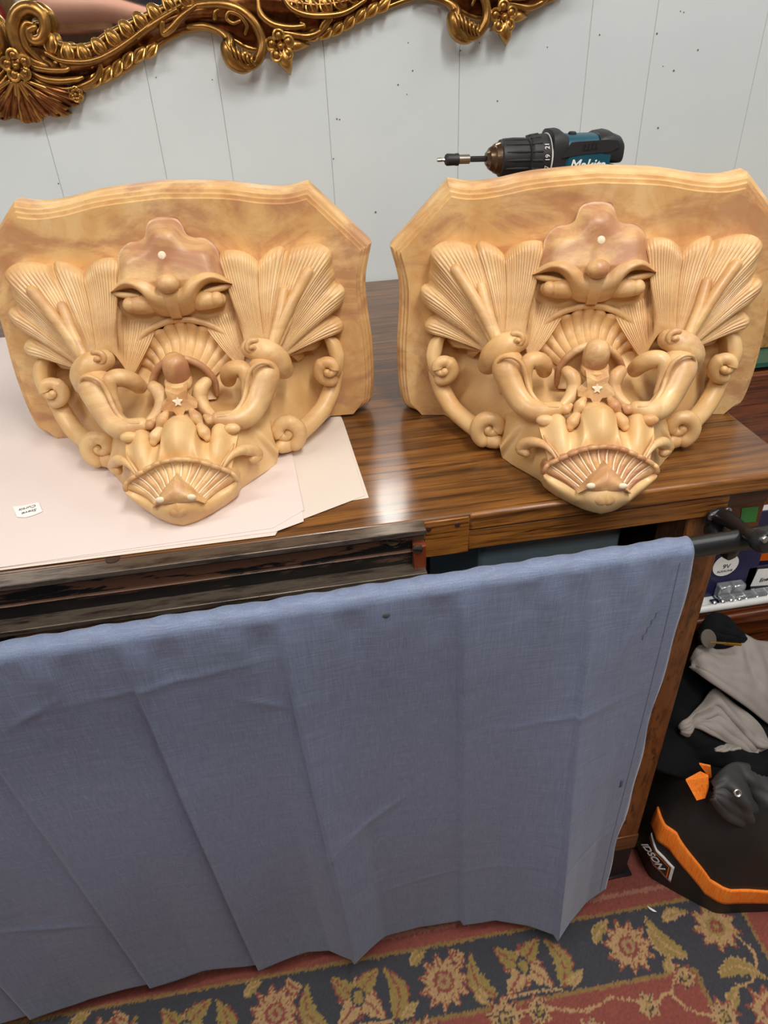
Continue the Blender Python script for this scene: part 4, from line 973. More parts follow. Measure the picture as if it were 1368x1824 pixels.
chest_z = [at_y((1368, q), y)[2] for q, y in ((652, 1.26), (712, 1.245), (742, 1.235), (772, 1.23))]
chest = thing('wooden_chest', 'dark red wooden chest with stepped mouldings behind the shelf rack', 'chest', (1.1, 1.4, 0))
for k, (z1, z0, y, mt) in enumerate(((chest_z[0], chest_z[1], 1.262, 'wood_dark'), (chest_z[1], chest_z[2], 1.246, 'mahogany'), (chest_z[2], chest_z[3], 1.238, 'mahogany'), (chest_z[3], 0.0, 1.25, 'mahogany'))):
    bevelled('chest_tier', [box(-.47, .5, y - 1.4, .13, z0 + .0005, z1)], MAT[mt], chest, .004)
GG = NT('green_glass').set((0.10, 0.30, 0.22), 0.08, 0.0, Transmission_Weight=0.6)
tag(bevelled('glass_plate', [box(.632, 1.58, 1.255, 1.52, chest_z[0] + .0003, chest_z[0] + .012)], GG, None, .001), 'thick green-edged glass plate on top of the wooden chest', 'glass')
oc = thing('light_wood_box', 'pale wooden box standing on the glass plate at the right edge', 'box', (1.1, 1.42, chest_z[0] + .0125))
pw = oak('pale_wood', srgb(170, 120, 66), srgb(206, 160, 100), grain=(12, 12, 1.5))
bevelled('box_body', [box(-.40, .4, -.1, .08, 0, .13)], pw, oc, .004); bevelled('box_lid', [box(-.405, .405, -.105, .085, .131, .16)], pw, oc, .004)
TRAY = plain('tray_white', (0.66, 0.67, 0.66), 0.35)
tr = thing('wire_tray', 'white metal tray along the shelf edge holding the battery packs', 'tray', (1.0, RYF, zs))
bevelled('tray_floor', [box(-.34, .48, .012, .30, .0005, .004)], TRAY, tr, .001)
mesh('tray_rim', *tube([(-.34, .008, .012), (0, .008, .012), (.48, .008, .012)], .007, 12), TRAY, tr)
NAVY = plain('pack_navy', srgb(34, 32, 74), 0.35); ORG = plain('pack_orange', srgb(226, 104, 24), 0.4); CLR = NT('blister').set((0.9, 0.93, 0.95), 0.06, 0.0, Transmission_Weight=0.85)
SILV = plain('battery_silver', (0.62, 0.66, 0.72), 0.18, 1.0)
def pack(name, label, px0, px1, y, mat, th=.004):
    p0, p1 = at_y(px0, y), at_y(px1, y); lo = np.array(((p0[0] + p1[0]) / 2, y, zs + .004)); w_ = abs(p1[0] - p0[0]) / 2; h_ = abs(p0[2] - zs - .004)
    t = thing(name, label, 'battery pack', tuple(lo), 0, 'battery packs on the tray')
    bevelled('card', [box(-w_, w_, 0, th, 0, h_)], mat, t, .001)
    return t, lo, w_, h_
def onp(px, y, lo, off): return at_y(px, y) - lo + np.array((0, -off, 0))
t, lo, w_, h_ = pack('battery_pack', 'navy blister card with round white alkaline battery label', (1262, 925), (1327, 1080), .905, NAVY)
c = onp((1292, 1006), .905, lo, 0.001)
mesh('round_label', *lathe([(0, .025), (.0006, .025)], 32, c, (0, -1, 0)), WHT, t, smooth=False)
text_mesh('lettering', '9V', .014, INK, t, frame_matrix(c + (0.002, -.0010, -.003), (1, 0, 0), (0, 0, 1)), .0002)
text_mesh('lettering', 'ALKALINE', .0068, INK, t, frame_matrix(c + (0.001, -.0010, -.0135), (1, 0, 0), (0, 0, 1)), .0002)
c = onp((1294, 1046), .905, lo, .010)
for s in (-1, 1): bevelled('battery_cell', [box(c[0] + s * .0125 - .0105, c[0] + s * .0125 + .0105, c[1] - .006, c[1] + .008, .003, c[2] + .014)], SILV, t, .002)
bevelled('blister_cover', [box(c[0] - .026, c[0] + .026, c[1] - .0095, c[1] + .0095, .001, c[2] + .018)], CLR, t, .004)
t, lo, w_, h_ = pack('battery_pack', 'orange and navy battery pack standing at the far right', (1328, 958), (1420, 1080), .93, NAVY)
mesh('orange_band', *prism([onp(q, .93, lo, .0002) for q in ((1328, 986), (1400, 966), (1400, 996), (1328, 1000))], (0, -.0006, 0)), ORG, t, smooth=False)
text_mesh('lettering', 'ACDelco', .016, plain('print_grey', (.45, .45, .48), .4), t, frame_matrix(onp((1356, 1018), .93, lo, .0008), (1, 0, 0), (0, 0, 1)), .0003, .2, .0004)
t, lo, w_, h_ = pack('battery_pack', 'white-labelled battery pack leaning in front of the orange one', (1335, 1012), (1420, 1082), .905, plain('pack_dark', srgb(22, 30, 48), .35))
mesh('white_label', *prism([onp(q, .905, lo, .0002) for q in ((1336, 1044), (1350, 1014), (1420, 1008), (1420, 1038))], (0, -.0006, 0)), WHT, t, smooth=False)
text_mesh('lettering', 'Energizer', .012, INK, t, frame_matrix(onp((1372, 1030), .905, lo, .0009), (1, 0, .05), (0, 0, 1)), .0002, .2, .0003)
text_mesh('lettering', '10', .007, WHT, t, frame_matrix(onp((1340, 1050), .905, lo, .0009), (1, 0, 0), (0, 0, 1)), .0002)
t = thing('battery_pack', 'flat clear blister pack lying along the front of the tray', 'battery pack', tuple(at_y((1320, 1078), .882) * (1, 1, 0) + (0, 0, zs + .0045)), 0, 'battery packs on the tray')
bevelled('card', [box(-.06, .09, -.012, .012, 0, .004)], NAVY, t, .001); bevelled('blister_cover', [box(-.05, .085, -.010, .010, .004, .018)], CLR, t, .005)
for k in range(6): mesh('battery_cell', *tube([(-.045 + .022 * k, -.007, .010), (-.045 + .022 * k, .007, .010)], .0055, 12), SILV, t)
for k in range(4):
    p = at_y((1272 + 14 * k, 1088), .868); kb = thing('drawer_knob', ('leftmost', 'second', 'third', 'rightmost')[k] + ' small chrome knob in the row along the tray rim', 'knob', (p[0], .874, zs + .0045), 0, 'chrome knobs on the tray')
    mesh('stem', *lathe([(0, .004), (.006, .003), (.009, .003)], 14), MAT['steel'], kb); mesh('knob_head', *ball((0, 0, .013), (.0058, .0058, .005)), MAT['steel'], kb)

# ================================================================ duffel bag on the rug
FL = 0.0068
base = np.array([(.548, .700), (.545, .625), (.556, .604), (.612, .548), (.630, .534), (.66, .529), (.76, .515), (.95, .500), (1.02, .52), (1.05, .60), (1.05, .75), (1.0, .82), (.75, .83), (.60, .82), (.56, .77)])
NBU = 160
ring = spline(np.vstack([base, base[:1]]), NBU + 1)[:-1]; cen = np.array((.80, .68))
def bag_pt(i, z, off=0.0):
    k = (z - FL) / .27; p = ring[i % NBU]; d = p - cen; d = d / np.linalg.norm(d)
    w_ = 0.010 * math.sin(math.pi * min(1, max(0, k))) - 0.040 * max(0, k - .35) ** 1.5
    w_ += 0.0035 * math.sin(i * .35 + 7 * k) * k + 0.003 * math.sin(i * .13 - 11 * k) * k
    q = p + d * (w_ + off); 
    if q[0] < .535 and q[1] > .62: q[0] = .535
    return np.array((q[0], q[1], z))
NZB = 26; V = []
for j in range(NZB):
    for i in range(NBU): V.append(bag_pt(i, FL + .27 * j / (NZB - 1)))
for j, s in enumerate((.9, .7, .4, .1)):
    for i in range(NBU):
        q = bag_pt(i, FL + .27); V.append(np.array((cen[0] + (q[0] - cen[0]) * s, cen[1] + (q[1] - cen[1]) * s, q[2] - .05 * (1 - s) ** .5)))
rows = NZB + 4
Fc = [(j * NBU + i, j * NBU + (i + 1) % NBU, (j + 1) * NBU + (i + 1) % NBU, (j + 1) * NBU + i) for j in range(rows - 1) for i in range(NBU)]
Fc += [tuple(range(NBU)), tuple((rows - 1) * NBU + i for i in range(NBU))]
bag = thing('duffel_bag', 'black duffel bag with bright orange strap slumped on the rug corner', 'bag', (.8, .68, FL)); bo = np.array(bag.location)
NYL = plain('black_nylon', (0.022, 0.020, 0.018), 0.55, var=.3, scale=12, bump=.15, Specular_IOR_Level=.3)
o = mesh('bag_body', [v - bo for v in V], Fc, NYL, bag, angle=60); fix_normals(o); shade(o.data, 60)
def webbing():
    m = NT('orange_webbing'); n = m.noise(m.mapping((500, 500, 40)), 1.0, 2)
    c = m.ramp(n, [(.3, srgb(255, 112, 6)), (.7, srgb(255, 158, 60))]); m.bump(n, .5, .001); return m.set(c, .6)
WEB = webbing()
i0 = int(np.argmin(np.linalg.norm(ring - (.545, .625), axis=1))); ic = int(np.argmin(np.linalg.norm(ring - (.626, .537), axis=1))); i1 = int(np.argmin(np.linalg.norm(ring - (.98, .505), axis=1)))
idx = list(range(i0 - 2, i1 + 1)); P = np.zeros((len(idx), 8, 3))
for a, i in enumerate(idx):
    zc = np.interp(i, [i0 - 2, i0 + 4, ic - 2, ic + 2, i1], [.165, .155, .084, .076, .062])
    for j in range(8): P[a, j] = bag_pt(i, zc + (j / 7.0 - .5) * .047, .0035) - bo
o = mesh('strap', P.reshape(-1, 3), grid_faces(len(idx), 8), WEB, bag, angle=60); fix_normals(o)
o.modifiers.new('thickness', 'SOLIDIFY').thickness = .003
P = np.zeros((12, 8, 3))
for a in range(12):
    i = i0 - 1 + a * (ic - i0) / 11.0 * .50
    f_ = i - int(i)
    for j in range(8):
        z = np.interp(a, [0, 11], [.075, .035]) + (j / 7.0) * .052
        P[a, j] = bag_pt(int(i), z, .003) * (1 - f_) + bag_pt(int(i) + 1, z, .003) * f_ - bo
pt = mesh('name_patch', P.reshape(-1, 3), grid_faces(12, 8), plain('patch_white', (.8, .8, .78), .5), bag, angle=60); fix_normals(pt); pt.modifiers.new('thickness', 'SOLIDIFY').thickness = .002
def on_patch(u, v, off):
    a, j = u * 11, v * 7; a0_, j0_ = min(int(a), 10), min(int(j), 6); fa, fj = a - a0_, j - j0_
    p = (P[a0_, j0_] * (1 - fa) + P[a0_ + 1, j0_] * fa) * (1 - fj) + (P[a0_, j0_ + 1] * (1 - fa) + P[a0_ + 1, j0_ + 1] * fa) * fj
    n_ = np.cross(P[-1, 0] - P[0, 0], P[0, -1] - P[0, 0]); n_ = unit(n_); n_ = n_ if n_[1] < 0 else -n_
    return p + n_ * off
for (u0, u1, v0, v1, off, mt) in ((.0, .93, .10, .90, .0015, BLK), (.0, .90, .14, .86, .0020, ORG), (.0, .86, .20, .80, .0025, BLK)):
    G = np.array([[on_patch(u0 + (u1 - u0) * a / 9, v0 + (v1 - v0) * b / 5, off) for b in range(6)] for a in range(10)])
    q = mesh('patch_field', G.reshape(-1, 3), grid_faces(10, 6), mt, pt); fix_normals(q)
tx, ty = on_patch(.9, .5, 0) - on_patch(.1, .5, 0), on_patch(.5, .9, 0) - on_patch(.5, .1, 0)
text_mesh('patch_lettering', 'IDSON', .027, WHT, pt, frame_matrix(on_patch(.36, .5, .0036), tx, ty), .0002, 0, .0007, .62)
# pull tab on the bag
pp = [at_y(p, y) - bo for p, y in (((1222, 1391), .60), ((1248, 1377), .615), ((1262, 1384), .605), ((1263, 1402), .60), ((1256, 1422), .59), ((1241, 1426), .585))]
o = mesh('pull_tab', *prism(pp, (0.002, .004, -.001)), WEB, bag, smooth=False); fix_normals(o)
pp = [at_y(p, .618) - bo for p in ((1246, 1362), (1266, 1366), (1270, 1404), (1262, 1402), (1258, 1378))]
o = mesh('pull_tab', *prism(pp, (0.002, .004, -.001)), WEB, bag, smooth=False); fix_normals(o)

# ================================================================ clothes heaped on the bag
def garment(name, label, top, bot, mat, th=.012, bulge=.02, folds=(), ns=60, nt=40, cat='clothing', extra=None):
    T_ = spline([at_y(p[:2], p[2]) for p in top], ns); B_ = spline([at_y(p[:2], p[2]) for p in bot], ns); P = np.zeros((ns, nt, 3))
    for i in range(ns):
        s = i / (ns - 1.0)
        for j in range(nt):
            t = j / (nt - 1.0); h = bulge * math.sin(math.pi * t) ** .7 * math.sin(math.pi * (.08 + .84 * s)) ** .5
            for (s0, t0, ang, ln, wd, am) in folds:
                p, q = (s - s0) * math.cos(ang) + (t - t0) * math.sin(ang), -(s - s0) * math.sin(ang) + (t - t0) * math.cos(ang)
                h += am * math.exp(-(p / ln) ** 2 - (q / wd) ** 2)
            h += .0015 * math.sin(17 * s + 9 * t) + .001 * math.sin(31 * t - 12 * s)
            P[i, j] = T_[i] * (1 - t) + B_[i] * t + np.array((-.1, -.75, .55)) * h
    lo = P.reshape(-1, 3).mean(0); lo[2] = P[:, :, 2].min()
    g = thing(name, label, cat, tuple(lo), 0, 'clothes heaped on the duffel bag')
    o = mesh('cloth', (P - lo).reshape(-1, 3), grid_faces(ns, nt), mat, g, angle=None); fix_normals(o)
    sm = o.modifiers.new('thickness', 'SOLIDIFY'); sm.thickness = th; sm.offset = -1 if False else 0
    return g, P - lo
def r4(X, Y, y): return (1180 + X / 6.516, 1080 + Y / 6.516, y)
GRY = plain('grey_jersey', srgb(148, 140, 134), .85, var=.12, scale=60, bump=.2); JET = plain('black_cotton', (.006, .006, .007), .9, var=.3, Specular_IOR_Level=.15); CHA = plain('charcoal_twill', srgb(52, 50, 50), .6, var=.15, scale=40)
garment('black_garment', 'black cotton garment spread under the grey shirts beside the table leg', [r4(150, 780, .80), r4(300, 700, .80), r4(600, 700, .80), r4(900, 800, .80), r4(1300, 900, .82), r4(1700, 900, .85)], [r4(-90, 1900, .655), r4(100, 1960, .64), r4(350, 2020, .63), r4(700, 2000, .62), r4(1200, 2000, .62), r4(1700, 2000, .64)], JET, .02, .012, ((.12, .6, .9, .3, .05, .02), (.3, .7, .8, .3, .06, .016), (.45, .85, .3, .2, .04, .02), (.6, .8, -.5, .3, .06, .018), (.8, .85, .2, .2, .05, .015)))
garment('grey_shirt', 'rumpled light grey shirt, the higher of the two below the battery packs', [r4(330, 640, .78), r4(400, 500, .79), r4(480, 450, .80), r4(620, 520, .79), r4(760, 470, .80), r4(850, 380, .81), r4(930, 335, .82), r4(1060, 400, .82), r4(1300, 420, .83), r4(1700, 400, .85)], [r4(320, 690, .765), r4(380, 740, .755), r4(450, 790, .74), r4(560, 870, .725), r4(700, 965, .715), r4(850, 1075, .71), r4(1000, 1190, .705), r4(1150, 1310, .70), r4(1300, 1420, .70), r4(1700, 1700, .70)], GRY, .008, .018, ((.42, .30, 1.5, .35, .05, -.012), (.50, .28, 1.5, .4, .05, .010), (.72, .3, 1.2, .5, .09, .006), (.16, .5, .2, .12, .08, -.006)))
garment('grey_shirt', 'folded light grey shirt, the lower of the two above the charcoal jacket', [r4(195, 1400, .69), r4(240, 1345, .69), r4(330, 1280, .70), r4(470, 1130, .72), r4(590, 965, .735), r4(700, 1040, .725), r4(840, 1150, .715), r4(1000, 1270, .70), r4(1120, 1400, .69), r4(1215, 1580, .675)], [r4(210, 1450, .685), r4(290, 1500, .68), r4(330, 1400, .685), r4(420, 1400, .68), r4(560, 1480, .67), r4(740, 1580, .66), r4(900, 1650, .655), r4(1000, 1715, .65), r4(1090, 1700, .65), r4(1210, 1620, .655)], GRY, .008, .012, ((.55, .35, .9, .3, .06, .010), (.62, .5, .7, .25, .05, -.012), (.8, .6, .4, .15, .05, .010), (.86, .75, 1.2, .2, .04, -.010), (.35, .4, .3, .2, .08, .006)))
garment('grey_shirt', 'pale cloth corner peeking out under the folded grey shirt', [r4(600, 1660, .625), r4(680, 1625, .63), r4(760, 1610, .635), r4(900, 1640, .625)], [r4(610, 1668, .622), r4(700, 1678, .62), r4(790, 1665, .62), r4(895, 1645, .622)], GRY, .004, .004)
garment('black_cloth', 'black cloth hump on top of the heap against the shelf edge', [r4(430, 300, .825), r4(500, 180, .83), r4(580, 100, .835), r4(680, 110, .835), r4(780, 170, .835), r4(850, 260, .835), r4(960, 350, .835)], [r4(380, 470, .80), r4(460, 480, .80), r4(560, 500, .80), r4(660, 500, .80), r4(760, 460, .80), r4(850, 420, .81), r4(960, 400, .82)], JET, .01, .02)
g, _ = garment('charcoal_jacket', 'charcoal jacket front with a metal snap lying in the bag opening', [(1268, 1394, .600), (1285, 1372, .610), (1315, 1360, .618), (1368, 1372, .62), (1440, 1390, .62)], [(1266, 1422, .578), (1290, 1455, .562), (1320, 1470, .556), (1368, 1484, .55), (1440, 1505, .545)], CHA, .008, .022, ((.25, .5, 1.2, .4, .05, .016), (.42, .5, 1.2, .4, .05, -.018), (.60, .5, 1.3, .5, .06, .016), (.78, .5, 1.3, .5, .05, -.016)))
lo = np.array(g.location); c = at_y((1303, 1406), .574) - lo
mesh('snap', *lathe([(0, .0062), (.0015, .0062), (.0022, .005), (.0014, .0034), (.0006, .003), (.0006, .0001)], 20, c + np.array((0, -.012, .008)), (-.1, -.75, .55)), MAT['steel'], g)
dc = at_y((1262, 1138), .785); tag(mesh('grey_disc', *[(lambda vf: ([tuple(np.array(v)) for v in vf[0]], vf[1]))(lathe([(-.002, .013), (-.001, .0165), (.001, .0165), (.002, .013)], 28, (0, 0, 0), (.25, -.7, .65)))][0], plain('felt_grey', srgb(92, 84, 76), .8)), 'round grey disc leaning on the black hump beside the brass screw', 'disc').location = tuple(dc)
s0, s1 = at_y((1265, 1144), .770), at_y((1322, 1148), .770); sx = unit(s1 - s0); Ls = np.linalg.norm(s1 - s0)
sc = thing('brass_screw', 'long brass screw lying on the upper grey shirt', 'screw', tuple(s0)); BRS = plain('brass', srgb(190, 150, 70), .3, .95)
mesh('shank', *lathe([(0, .0006), (.004, .0016), (Ls * .42, .0018), (Ls * .45, .0022)], 12, (0, 0, 0), sx), BRS, sc)
mesh('thread', *lathe([(Ls * .45 + Ls * .5 * k / 40.0, .0030 if k % 2 else .0020) for k in range(41)] + [(Ls, .0002)], 12, (0, 0, 0), sx), BRS, sc)

# ================================================================ patterned rug
def axis_lines(lo, a, b, hi, fine, coarse):
    return np.concatenate([np.arange(lo, a, coarse), np.arange(a, b, fine), np.arange(b, hi + 1e-6, coarse)])
gxs = axis_lines(-1.5, -.62, .84, 1.30, .0026, .03); gys = axis_lines(-.9, .30, .672, .672, .0026, .03)
RX0, RX1, RY1 = -1.5, .80, .664
gxs = gxs[gxs <= .80]
XX, YY = np.meshgrid(gxs, gys, indexing='ij')
jit = rng.normal(0, .0011, XX.shape); jit2 = rng.normal(0, .0011, XX.shape)
sl = math.radians(-1.0)
U = XX * math.cos(sl) + (YY - .575) * math.sin(sl) + jit; Wv = -XX * math.sin(sl) * 1.0 + (YY - .575) * math.cos(sl) + jit2 * 1.0
NAVYC, REDC, TANC, OLVC, GLDC, PNKC, DRKC = [np.array(srgb(*c)) for c in ((50, 53, 62), (138, 66, 54), (180, 144, 98), (150, 126, 66), (140, 108, 58), (158, 104, 84), (64, 50, 44))]
C = np.tile(REDC, XX.shape + (1,)).astype(float)
def paint(mask, col): C[mask] = col
XB_ = .548                                                       # right inner corner of the dark border
dark = ((Wv < 0) & (Wv > -.105) & (U < .675)) | ((U > XB_) & (U < .675) & (Wv < 0))
paint(Wv > .028, REDC * .9); paint((Wv > .026) & (Wv < .034), PNKC)
paint(dark, NAVYC)
gold_ = (np.abs(Wv - .002) < .003) | ((np.abs(Wv + .106) < .0035) & (U < XB_)) | ((np.abs(U - XB_) < .0035) & (Wv < -.106)) | ((np.abs(U - .676) < .003) & (Wv < 0))
paint(gold_, GLDC)
def uv(px): 
    p = at_z(px, FL); x, y = p[0], p[1]
    return x * math.cos(sl) + (y - .575) * math.sin(sl), -x * math.sin(sl) + (y - .575) * math.cos(sl)
def rosette_p(c, r, cols, n=10, ph=0.0, asp=1.0):
    du, dw = (U - c[0]), (Wv - c[1]) * asp; rr = np.hypot(du, dw); th = np.arctan2(dw, du) + ph
    edge = r * (.82 + .16 * np.cos(n * th) + .05 * np.cos(2 * n * th + 1))
    paint(rr < edge + .0035, REDC); paint(rr < edge, cols[0])
    vein = (np.abs(np.sin(n * th / 2)) < .17) & (rr > r * .35) & (rr < edge * .95); paint(vein, cols[1])
    paint(rr < r * .40, cols[1]); paint(rr < r * .28, cols[2]); paint(rr < r * .12, cols[1])
def leaf_p(a, b, w, col, edge, curve=0.0, teeth=7):
    a, b = np.array(a), np.array(b); d = b - a; L = np.hypot(*d); d /= L; nn = np.array((-d[1], d[0]))
    s = ((U - a[0]) * d[0] + (Wv - a[1]) * d[1]) / L; q = ((U - a[0]) * nn[0] + (Wv - a[1]) * nn[1]) - curve * L * np.sin(np.pi * np.clip(s, 0, 1))
    pr = w * np.sin(np.pi * np.clip(s, 0, 1) ** .75) * (.80 + .25 * np.abs(np.sin(teeth * np.pi * s)))
    ok = (s > 0) & (s < 1); paint(ok & (np.abs(q) < pr + .003) & (q * (1 if curve >= 0 else -1) > 0), edge); paint(ok & (np.abs(q) < pr), col)
    paint(ok & (np.abs(q) < .0016) & (s < .85), edge)
def vine(pts, col, w=.0022):
    P = spline([(*p, 0) for p in pts], 60)[:, :2]
    for p in P: paint(np.hypot(U - p[0], Wv - p[1]) < w, col)
def cluster(k):
    """One border repeat: rosette, leaf pair and star flower, every 0.285 m."""
    x0 = .122 + k * .278
    rosette_p((x0 + .015, -.055), .041, (TANC, REDC, TANC * .8), 11)
    leaf_p((x0 - .035, -.022), (x0 - .005, -.006), .009, OLVC, TANC, .1); leaf_p((x0 + .058, -.028), (x0 + .034, -.006), .009, TANC, REDC, .1)
    leaf_p((x0 + .096, -.092), (x0 + .070, -.018), .015, OLVC, REDC, .22); leaf_p((x0 + .078, -.098), (x0 + .060, -.070), .008, TANC, OLVC)
    c = (x0 + .150, -.054); rosette_p(c, .030, (TANC, NAVYC, OLVC), 8)
    for a in (.75, 2.4, 3.9, 5.5): leaf_p(c, (c[0] + .054 * math.cos(a), c[1] + .054 * math.sin(a)), .014, OLVC if a < 3 else TANC, REDC, .05, 4)
    paint(np.hypot(U - c[0], (Wv - c[1]) * .8) < .012, NAVYC); paint(np.hypot(U - c[0], (Wv - c[1]) * .8) < .008, OLVC)
    leaf_p((x0 + .205, -.096), (x0 + .196, -.018), .016, OLVC, REDC, -.2); leaf_p((x0 + .215, -.096), (x0 + .245, -.078), .008, TANC, OLVC)
    vine([(x0 + .10, -.096), (x0 + .15, -.094), (x0 + .20, -.097)], TANC)
for k in range(-4, 1): cluster(k)
c0 = uv((1120, 1685)); rosette_p(c0, .041, (TANC, REDC, TANC * .8), 11)
leaf_p(uv((1060, 1680)), uv((1085, 1640)), .009, OLVC, TANC, .1)
leaf_p(uv((1225, 1705)), uv((1150, 1632)), .016, OLVC, TANC, .15); leaf_p(uv((1180, 1640)), uv((1225, 1625)), .009, TANC, OLVC, .1)
leaf_p(uv((1195, 1735)), uv((1190, 1700)), .008, TANC, OLVC)
c1 = uv((1275, 1650)); rosette_p(c1, .038, (TANC, OLVC, REDC), 9, .4); vine([uv((1310, 1665)), uv((1345, 1700)), uv((1340, 1745)), uv((1310, 1760))], TANC)
leaf_p(uv((1280, 1735)), uv((1368, 1745)), .014, OLVC, TANC, .2); rosette_p(uv((1375, 1800)), .034, (TANC, REDC, PNKC), 9); leaf_p(uv((1300, 1800)), uv((1315, 1755)), .009, OLVC, TANC)
# red field with trailing flowers
for px, r, n in (((960, 1760 + 40), .022, 8), ((1220, 1740), .018, 7), ((1290, 1810), .024, 8), ((1155, 1790), .020, 7), ((900, 1815), .030, 9), ((760, 1850), .03, 9), ((1060, 1850), .03, 9), ((600, 1870), .03, 9), ((400, 1900), .03, 9)):
    rosette_p(uv(px), r, (TANC * .95, DRKC, OLVC), n)
vine([uv((1085, 1775)), uv((1120, 1780)), uv((1160, 1790)), uv((1190, 1770)), uv((1235, 1800)), uv((1290, 1810))], TANC); vine([uv((1195, 1770)), uv((1205, 1740)), uv((1225, 1735))], TANC)
vine([uv((880, 1815)), uv((960, 1795)), uv((1040, 1800)), uv((1090, 1775))], TANC)
rr_ = np.random.default_rng(3)
for k in range(60):
    x, y = rr_.uniform(-1.4, .5), rr_.uniform(-.8, .40)
    rosette_p((x, y - .575), rr_.uniform(.018, .04), (TANC * .95, DRKC, OLVC), 8)
C *= (1 + rng.normal(0, .10, XX.shape))[:, :, None]; C = np.clip(C, 0, 1)
h = FL - .0008 + rng.normal(0, .00035, XX.shape)
ns, nt = XX.shape
V = np.stack([XX, YY, h], -1).reshape(-1, 3)
me = bpy.data.meshes.new('pile'); 
faces = np.array(grid_faces(ns, nt))
me.from_pydata(V.tolist(), [], faces.tolist()); ca = me.color_attributes.new('yarn', 'FLOAT_COLOR', 'POINT')
ca.data.foreach_set('color', np.concatenate([C.reshape(-1, 3), np.ones((ns * nt, 1))], 1).ravel().astype(np.float32)); shade(me)
rm = NT('woven_rug'); at_ = rm.n('ShaderNodeAttribute'); at_.attribute_name = 'yarn'
wv = rm.noise(rm.mapping((500, 90, 1)), 1.0, 3, .7); cc = rm.mix(rm.math('MULTIPLY', wv, .5), at_.outputs['Color'], (0.05, 0.04, 0.035)); rm.bump(wv, .5, .001)
rm.set(cc, .9)
rug = thing('patterned_rug', 'worn red and navy rug with woven flowers below the curtain', 'rug', (0, .3, 0))
pile = link('pile', me, rm.m, rug); pile.location = (0, -.3, 0)
bevelled('rug_backing', [box(-1.505, .803, -.905 - .3, .668 - .3, 0.0005, FL - .0035)], plain('rug_edge', srgb(112, 56, 46), .9), rug, .001)
ch = thing('paint_chip', 'tiny curled white scrap lying on the dark rug border', 'scrap', tuple(at_z((1161, 1622), FL + .001)))
mesh('scrap_curl', *tube([(-.004, .008, .001), (-.002, .003, .002), (.002, -.002, .003), (.006, -.004, .002)], [.0006, .0016, .0018, .0006], 8, 14), WHT, ch)

# ================================================================ shop shelves and photographer, seen in the mirror
rs = thing('display_shelves', 'brown wooden display shelves reflected in the gilt mirror', 'shelves', (-.9, -1.7, 0))
tw = oak('tan_wood', srgb(140, 96, 52), srgb(190, 142, 88), grain=(14, 14, 1.5))
for x in (-1.4, -.75, -.40, -.17, .3, 1.0, 1.8, 2.6): bevelled('post', [box(x - .03, x + .03, -.2, -.14, 0, 2.2)], tw, rs, .004)
for z in (.2, .7, 1.05, 1.37, 1.80): bevelled('shelf_board', [box(-1.45, 2.65, -.2, .2, z - .02, z)], MAT['mahogany'], rs, .004)
bevelled('back_panel', [box(-1.45, 2.65, -.24, -.21, 0, 2.2)], tw, rs, .004)
for x, z, hgt, col, lb in ((-1.22, 1.37, .2, srgb(150, 30, 36), 'red glass vase reflected left in the mirror'), (-1.09, 1.37, .16, srgb(220, 214, 200), 'white china figurine beside the red vase in the mirror'), (-1.38, 1.37, .22, srgb(60, 84, 80), 'green bottle at the left post in the mirror'), (-.96, 1.37, .24, srgb(160, 60, 30), 'orange-brown jar reflected near the arm in the mirror'), (-1.15, 1.80, .18, srgb(200, 160, 60), 'yellow jug on the upper mirrored shelf')):
    t = thing('shelf_vase', lb, 'vase', (x, -1.7, z + .0005), 0, 'ornaments on the mirrored shelves')
    m_ = plain('glaze', col, .2)
    mesh('vase_body', *lathe([(0, .03), (hgt * .15, .045), (hgt * .4, .05), (hgt * .65, .03), (hgt * .8, .018), (hgt, .024)], 20), m_, t)
    mesh('vase_foot', *lathe([(0, .034), (.006, .034), (.01, .028)], 20), m_, t)

SKIN = plain('skin', srgb(206, 150, 126), .5, var=.06, scale=20); SHIRT = plain('dark_shirt', (.02, .02, .028), .85); JEAN = plain('jeans', (.03, .045, .09), .85)
per = thing('person', 'person in dark shirt holding up a phone, arm reflected in the mirror', 'person', (-.34, -.46, FL))
def skinned(name, nodes, edges_, mat, parent, sub=2):
    me = bpy.data.meshes.new(name); me.from_pydata([n_[0] for n_ in nodes], edges_, [])
    o = bpy.data.objects.new(name, me); COL.objects.link(o); o.parent = parent
    md = o.modifiers.new('skin', 'SKIN'); md.use_smooth_shade = True
    for v, n_ in zip(me.skin_vertices[0].data, nodes): v.radius = (n_[1], n_[2] if len(n_) > 2 else n_[1])
    me.skin_vertices[0].data[0].use_root = True
    s_ = o.modifiers.new('sub', 'SUBSURF'); s_.levels = sub; s_.render_levels = sub
    me.materials.append(mat); return o
N_ = [((0, 0, .97), .15, .11), ((0, 0, 1.18), .145, .10), ((0, .0, 1.38), .165, .105), ((0, -.005, 1.49), .13, .08), ((0, .015, 1.55), .055), ((0, .04, 1.64), .075, .09), ((0, .045, 1.73), .07, .085), ((0, .03, 1.80), .04, .05),
      ((-.20, 0, 1.47), .066), ((-.29, .12, 1.44), .058), ((-.33, .22, 1.41), .050), ((-.10, .33, 1.40), .042), ((.16, .40, 1.33), .030), ((.245, .425, 1.300), .030, .018),
      ((.20, 0, 1.465), .066), ((.36, .07, 1.32), .052), ((.47, .13, 1.20), .044), ((.50, .28, 1.24), .034), ((.455, .40, 1.285), .026), ((.435, .425, 1.300), .030, .018),
      ((-.10, 0, .89), .095), ((-.105, .02, .52), .062), ((-.11, -.02, .10), .042), ((-.11, .10, .04), .036), ((.10, 0, .89), .095), ((.105, .02, .52), .062), ((.11, -.02, .10), .042), ((.11, .10, .04), .036)]
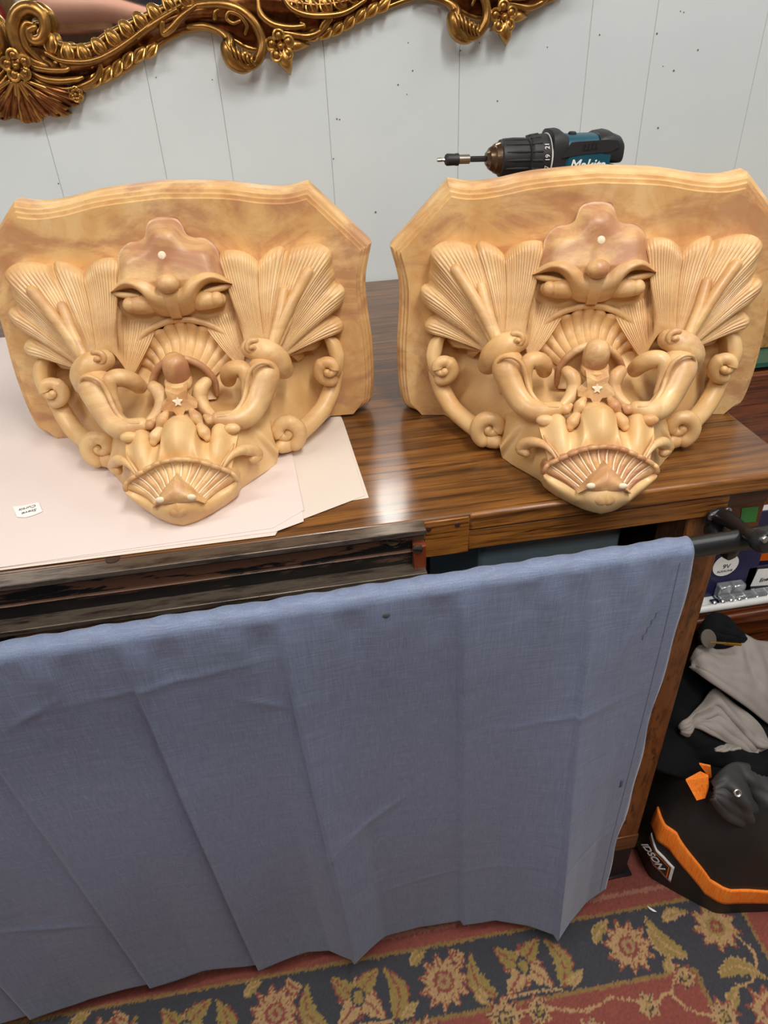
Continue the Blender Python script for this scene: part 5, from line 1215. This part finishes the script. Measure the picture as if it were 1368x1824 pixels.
Ed = [(0, 1), (1, 2), (2, 3), (3, 4), (4, 5), (5, 6), (6, 7), (3, 8), (8, 9), (9, 10), (10, 11), (11, 12), (12, 13), (3, 14), (14, 15), (15, 16), (16, 17), (17, 18), (18, 19), (0, 20), (20, 21), (21, 22), (22, 23), (0, 24), (24, 25), (25, 26), (26, 27)]
skinned('body', N_, Ed, SKIN, per)
skinned('shirt', [((0, 0, .94), .165, .125), ((0, 0, 1.18), .16, .115), ((0, 0, 1.38), .18, .12), ((0, -.005, 1.495), .14, .09), ((-.19, 0, 1.472), .074), ((.19, 0, 1.467), .074), ((.26, .03, 1.41), .066)], [(0, 1), (1, 2), (2, 3), (3, 4), (3, 5), (5, 6)], SHIRT, per)
skinned('trousers', [((0, 0, .96), .16, .12), ((-.10, 0, .88), .108), ((-.105, .02, .50), .076), ((-.11, -.02, .12), .058), ((.10, 0, .88), .108), ((.105, .02, .50), .076), ((.11, -.02, .12), .058)], [(0, 1), (1, 2), (2, 3), (0, 4), (4, 5), (5, 6)], JEAN, per)
for s in (-1, 1): mesh('shoe', *tube([(s * .11, -.05, .045), (s * .11, .06, .045), (s * .112, .16, .038)], [.045, .044, .036], 14, 12), BLK, per)
mesh('hair', *ball((0, .025, 1.745), (.088, .105, .085), 20, 14), plain('hair', (.05, .03, .02), .7), per)
for s in (-1, 1): mesh('eye', *ball((s * .03, .124, 1.685), (.012, .008, .009)), WHT, per)
mesh('nose', *tube([(0, .128, 1.685), (0, .142, 1.65)], [.009, .014], 10), SKIN, per)
mesh('mouth', *tube([(-.022, .122, 1.605), (0, .128, 1.603), (.022, .122, 1.605)], [.004, .007, .004], 8), plain('lips', srgb(170, 90, 84), .5), per)
for s in (-1, 1): mesh('ear', *ball((s * .078, .03, 1.66), (.012, .022, .034)), SKIN, per)
for hand, sx_ in (((.245, .425, 1.300), 1), ((.435, .425, 1.300), -1)):
    for k in range(4):
        q = np.array(hand); mesh('finger', *tube([q + (sx_ * .012, -.004, .03 - .02 * k), q + (sx_ * .030, .002, .032 - .02 * k), q + (sx_ * .040, .012, .030 - .02 * k)], [.0095, .0088, .007], 10, 12), SKIN, per)
    mesh('finger', *tube([np.array(hand) + (0, -.012, -.01), np.array(hand) + (sx_ * .015, -.022, .012), np.array(hand) + (sx_ * .028, -.018, .03)], [.011, .010, .008], 10, 12), SKIN, per)
ph = thing('phone', 'black phone held up in both hands, reflected below the mirror glass', 'phone', (0, -.020, 1.31))
bevelled('phone_body', [box(-.072, .072, -.006, .004, -.062, .020)], BLK, ph, .004, 3)
mesh('lens', *lathe([(0, .007), (.001, .007), (.001, .005)], 20, (0, .004, 0), (0, 1, 0)), MAT['steel'], ph)
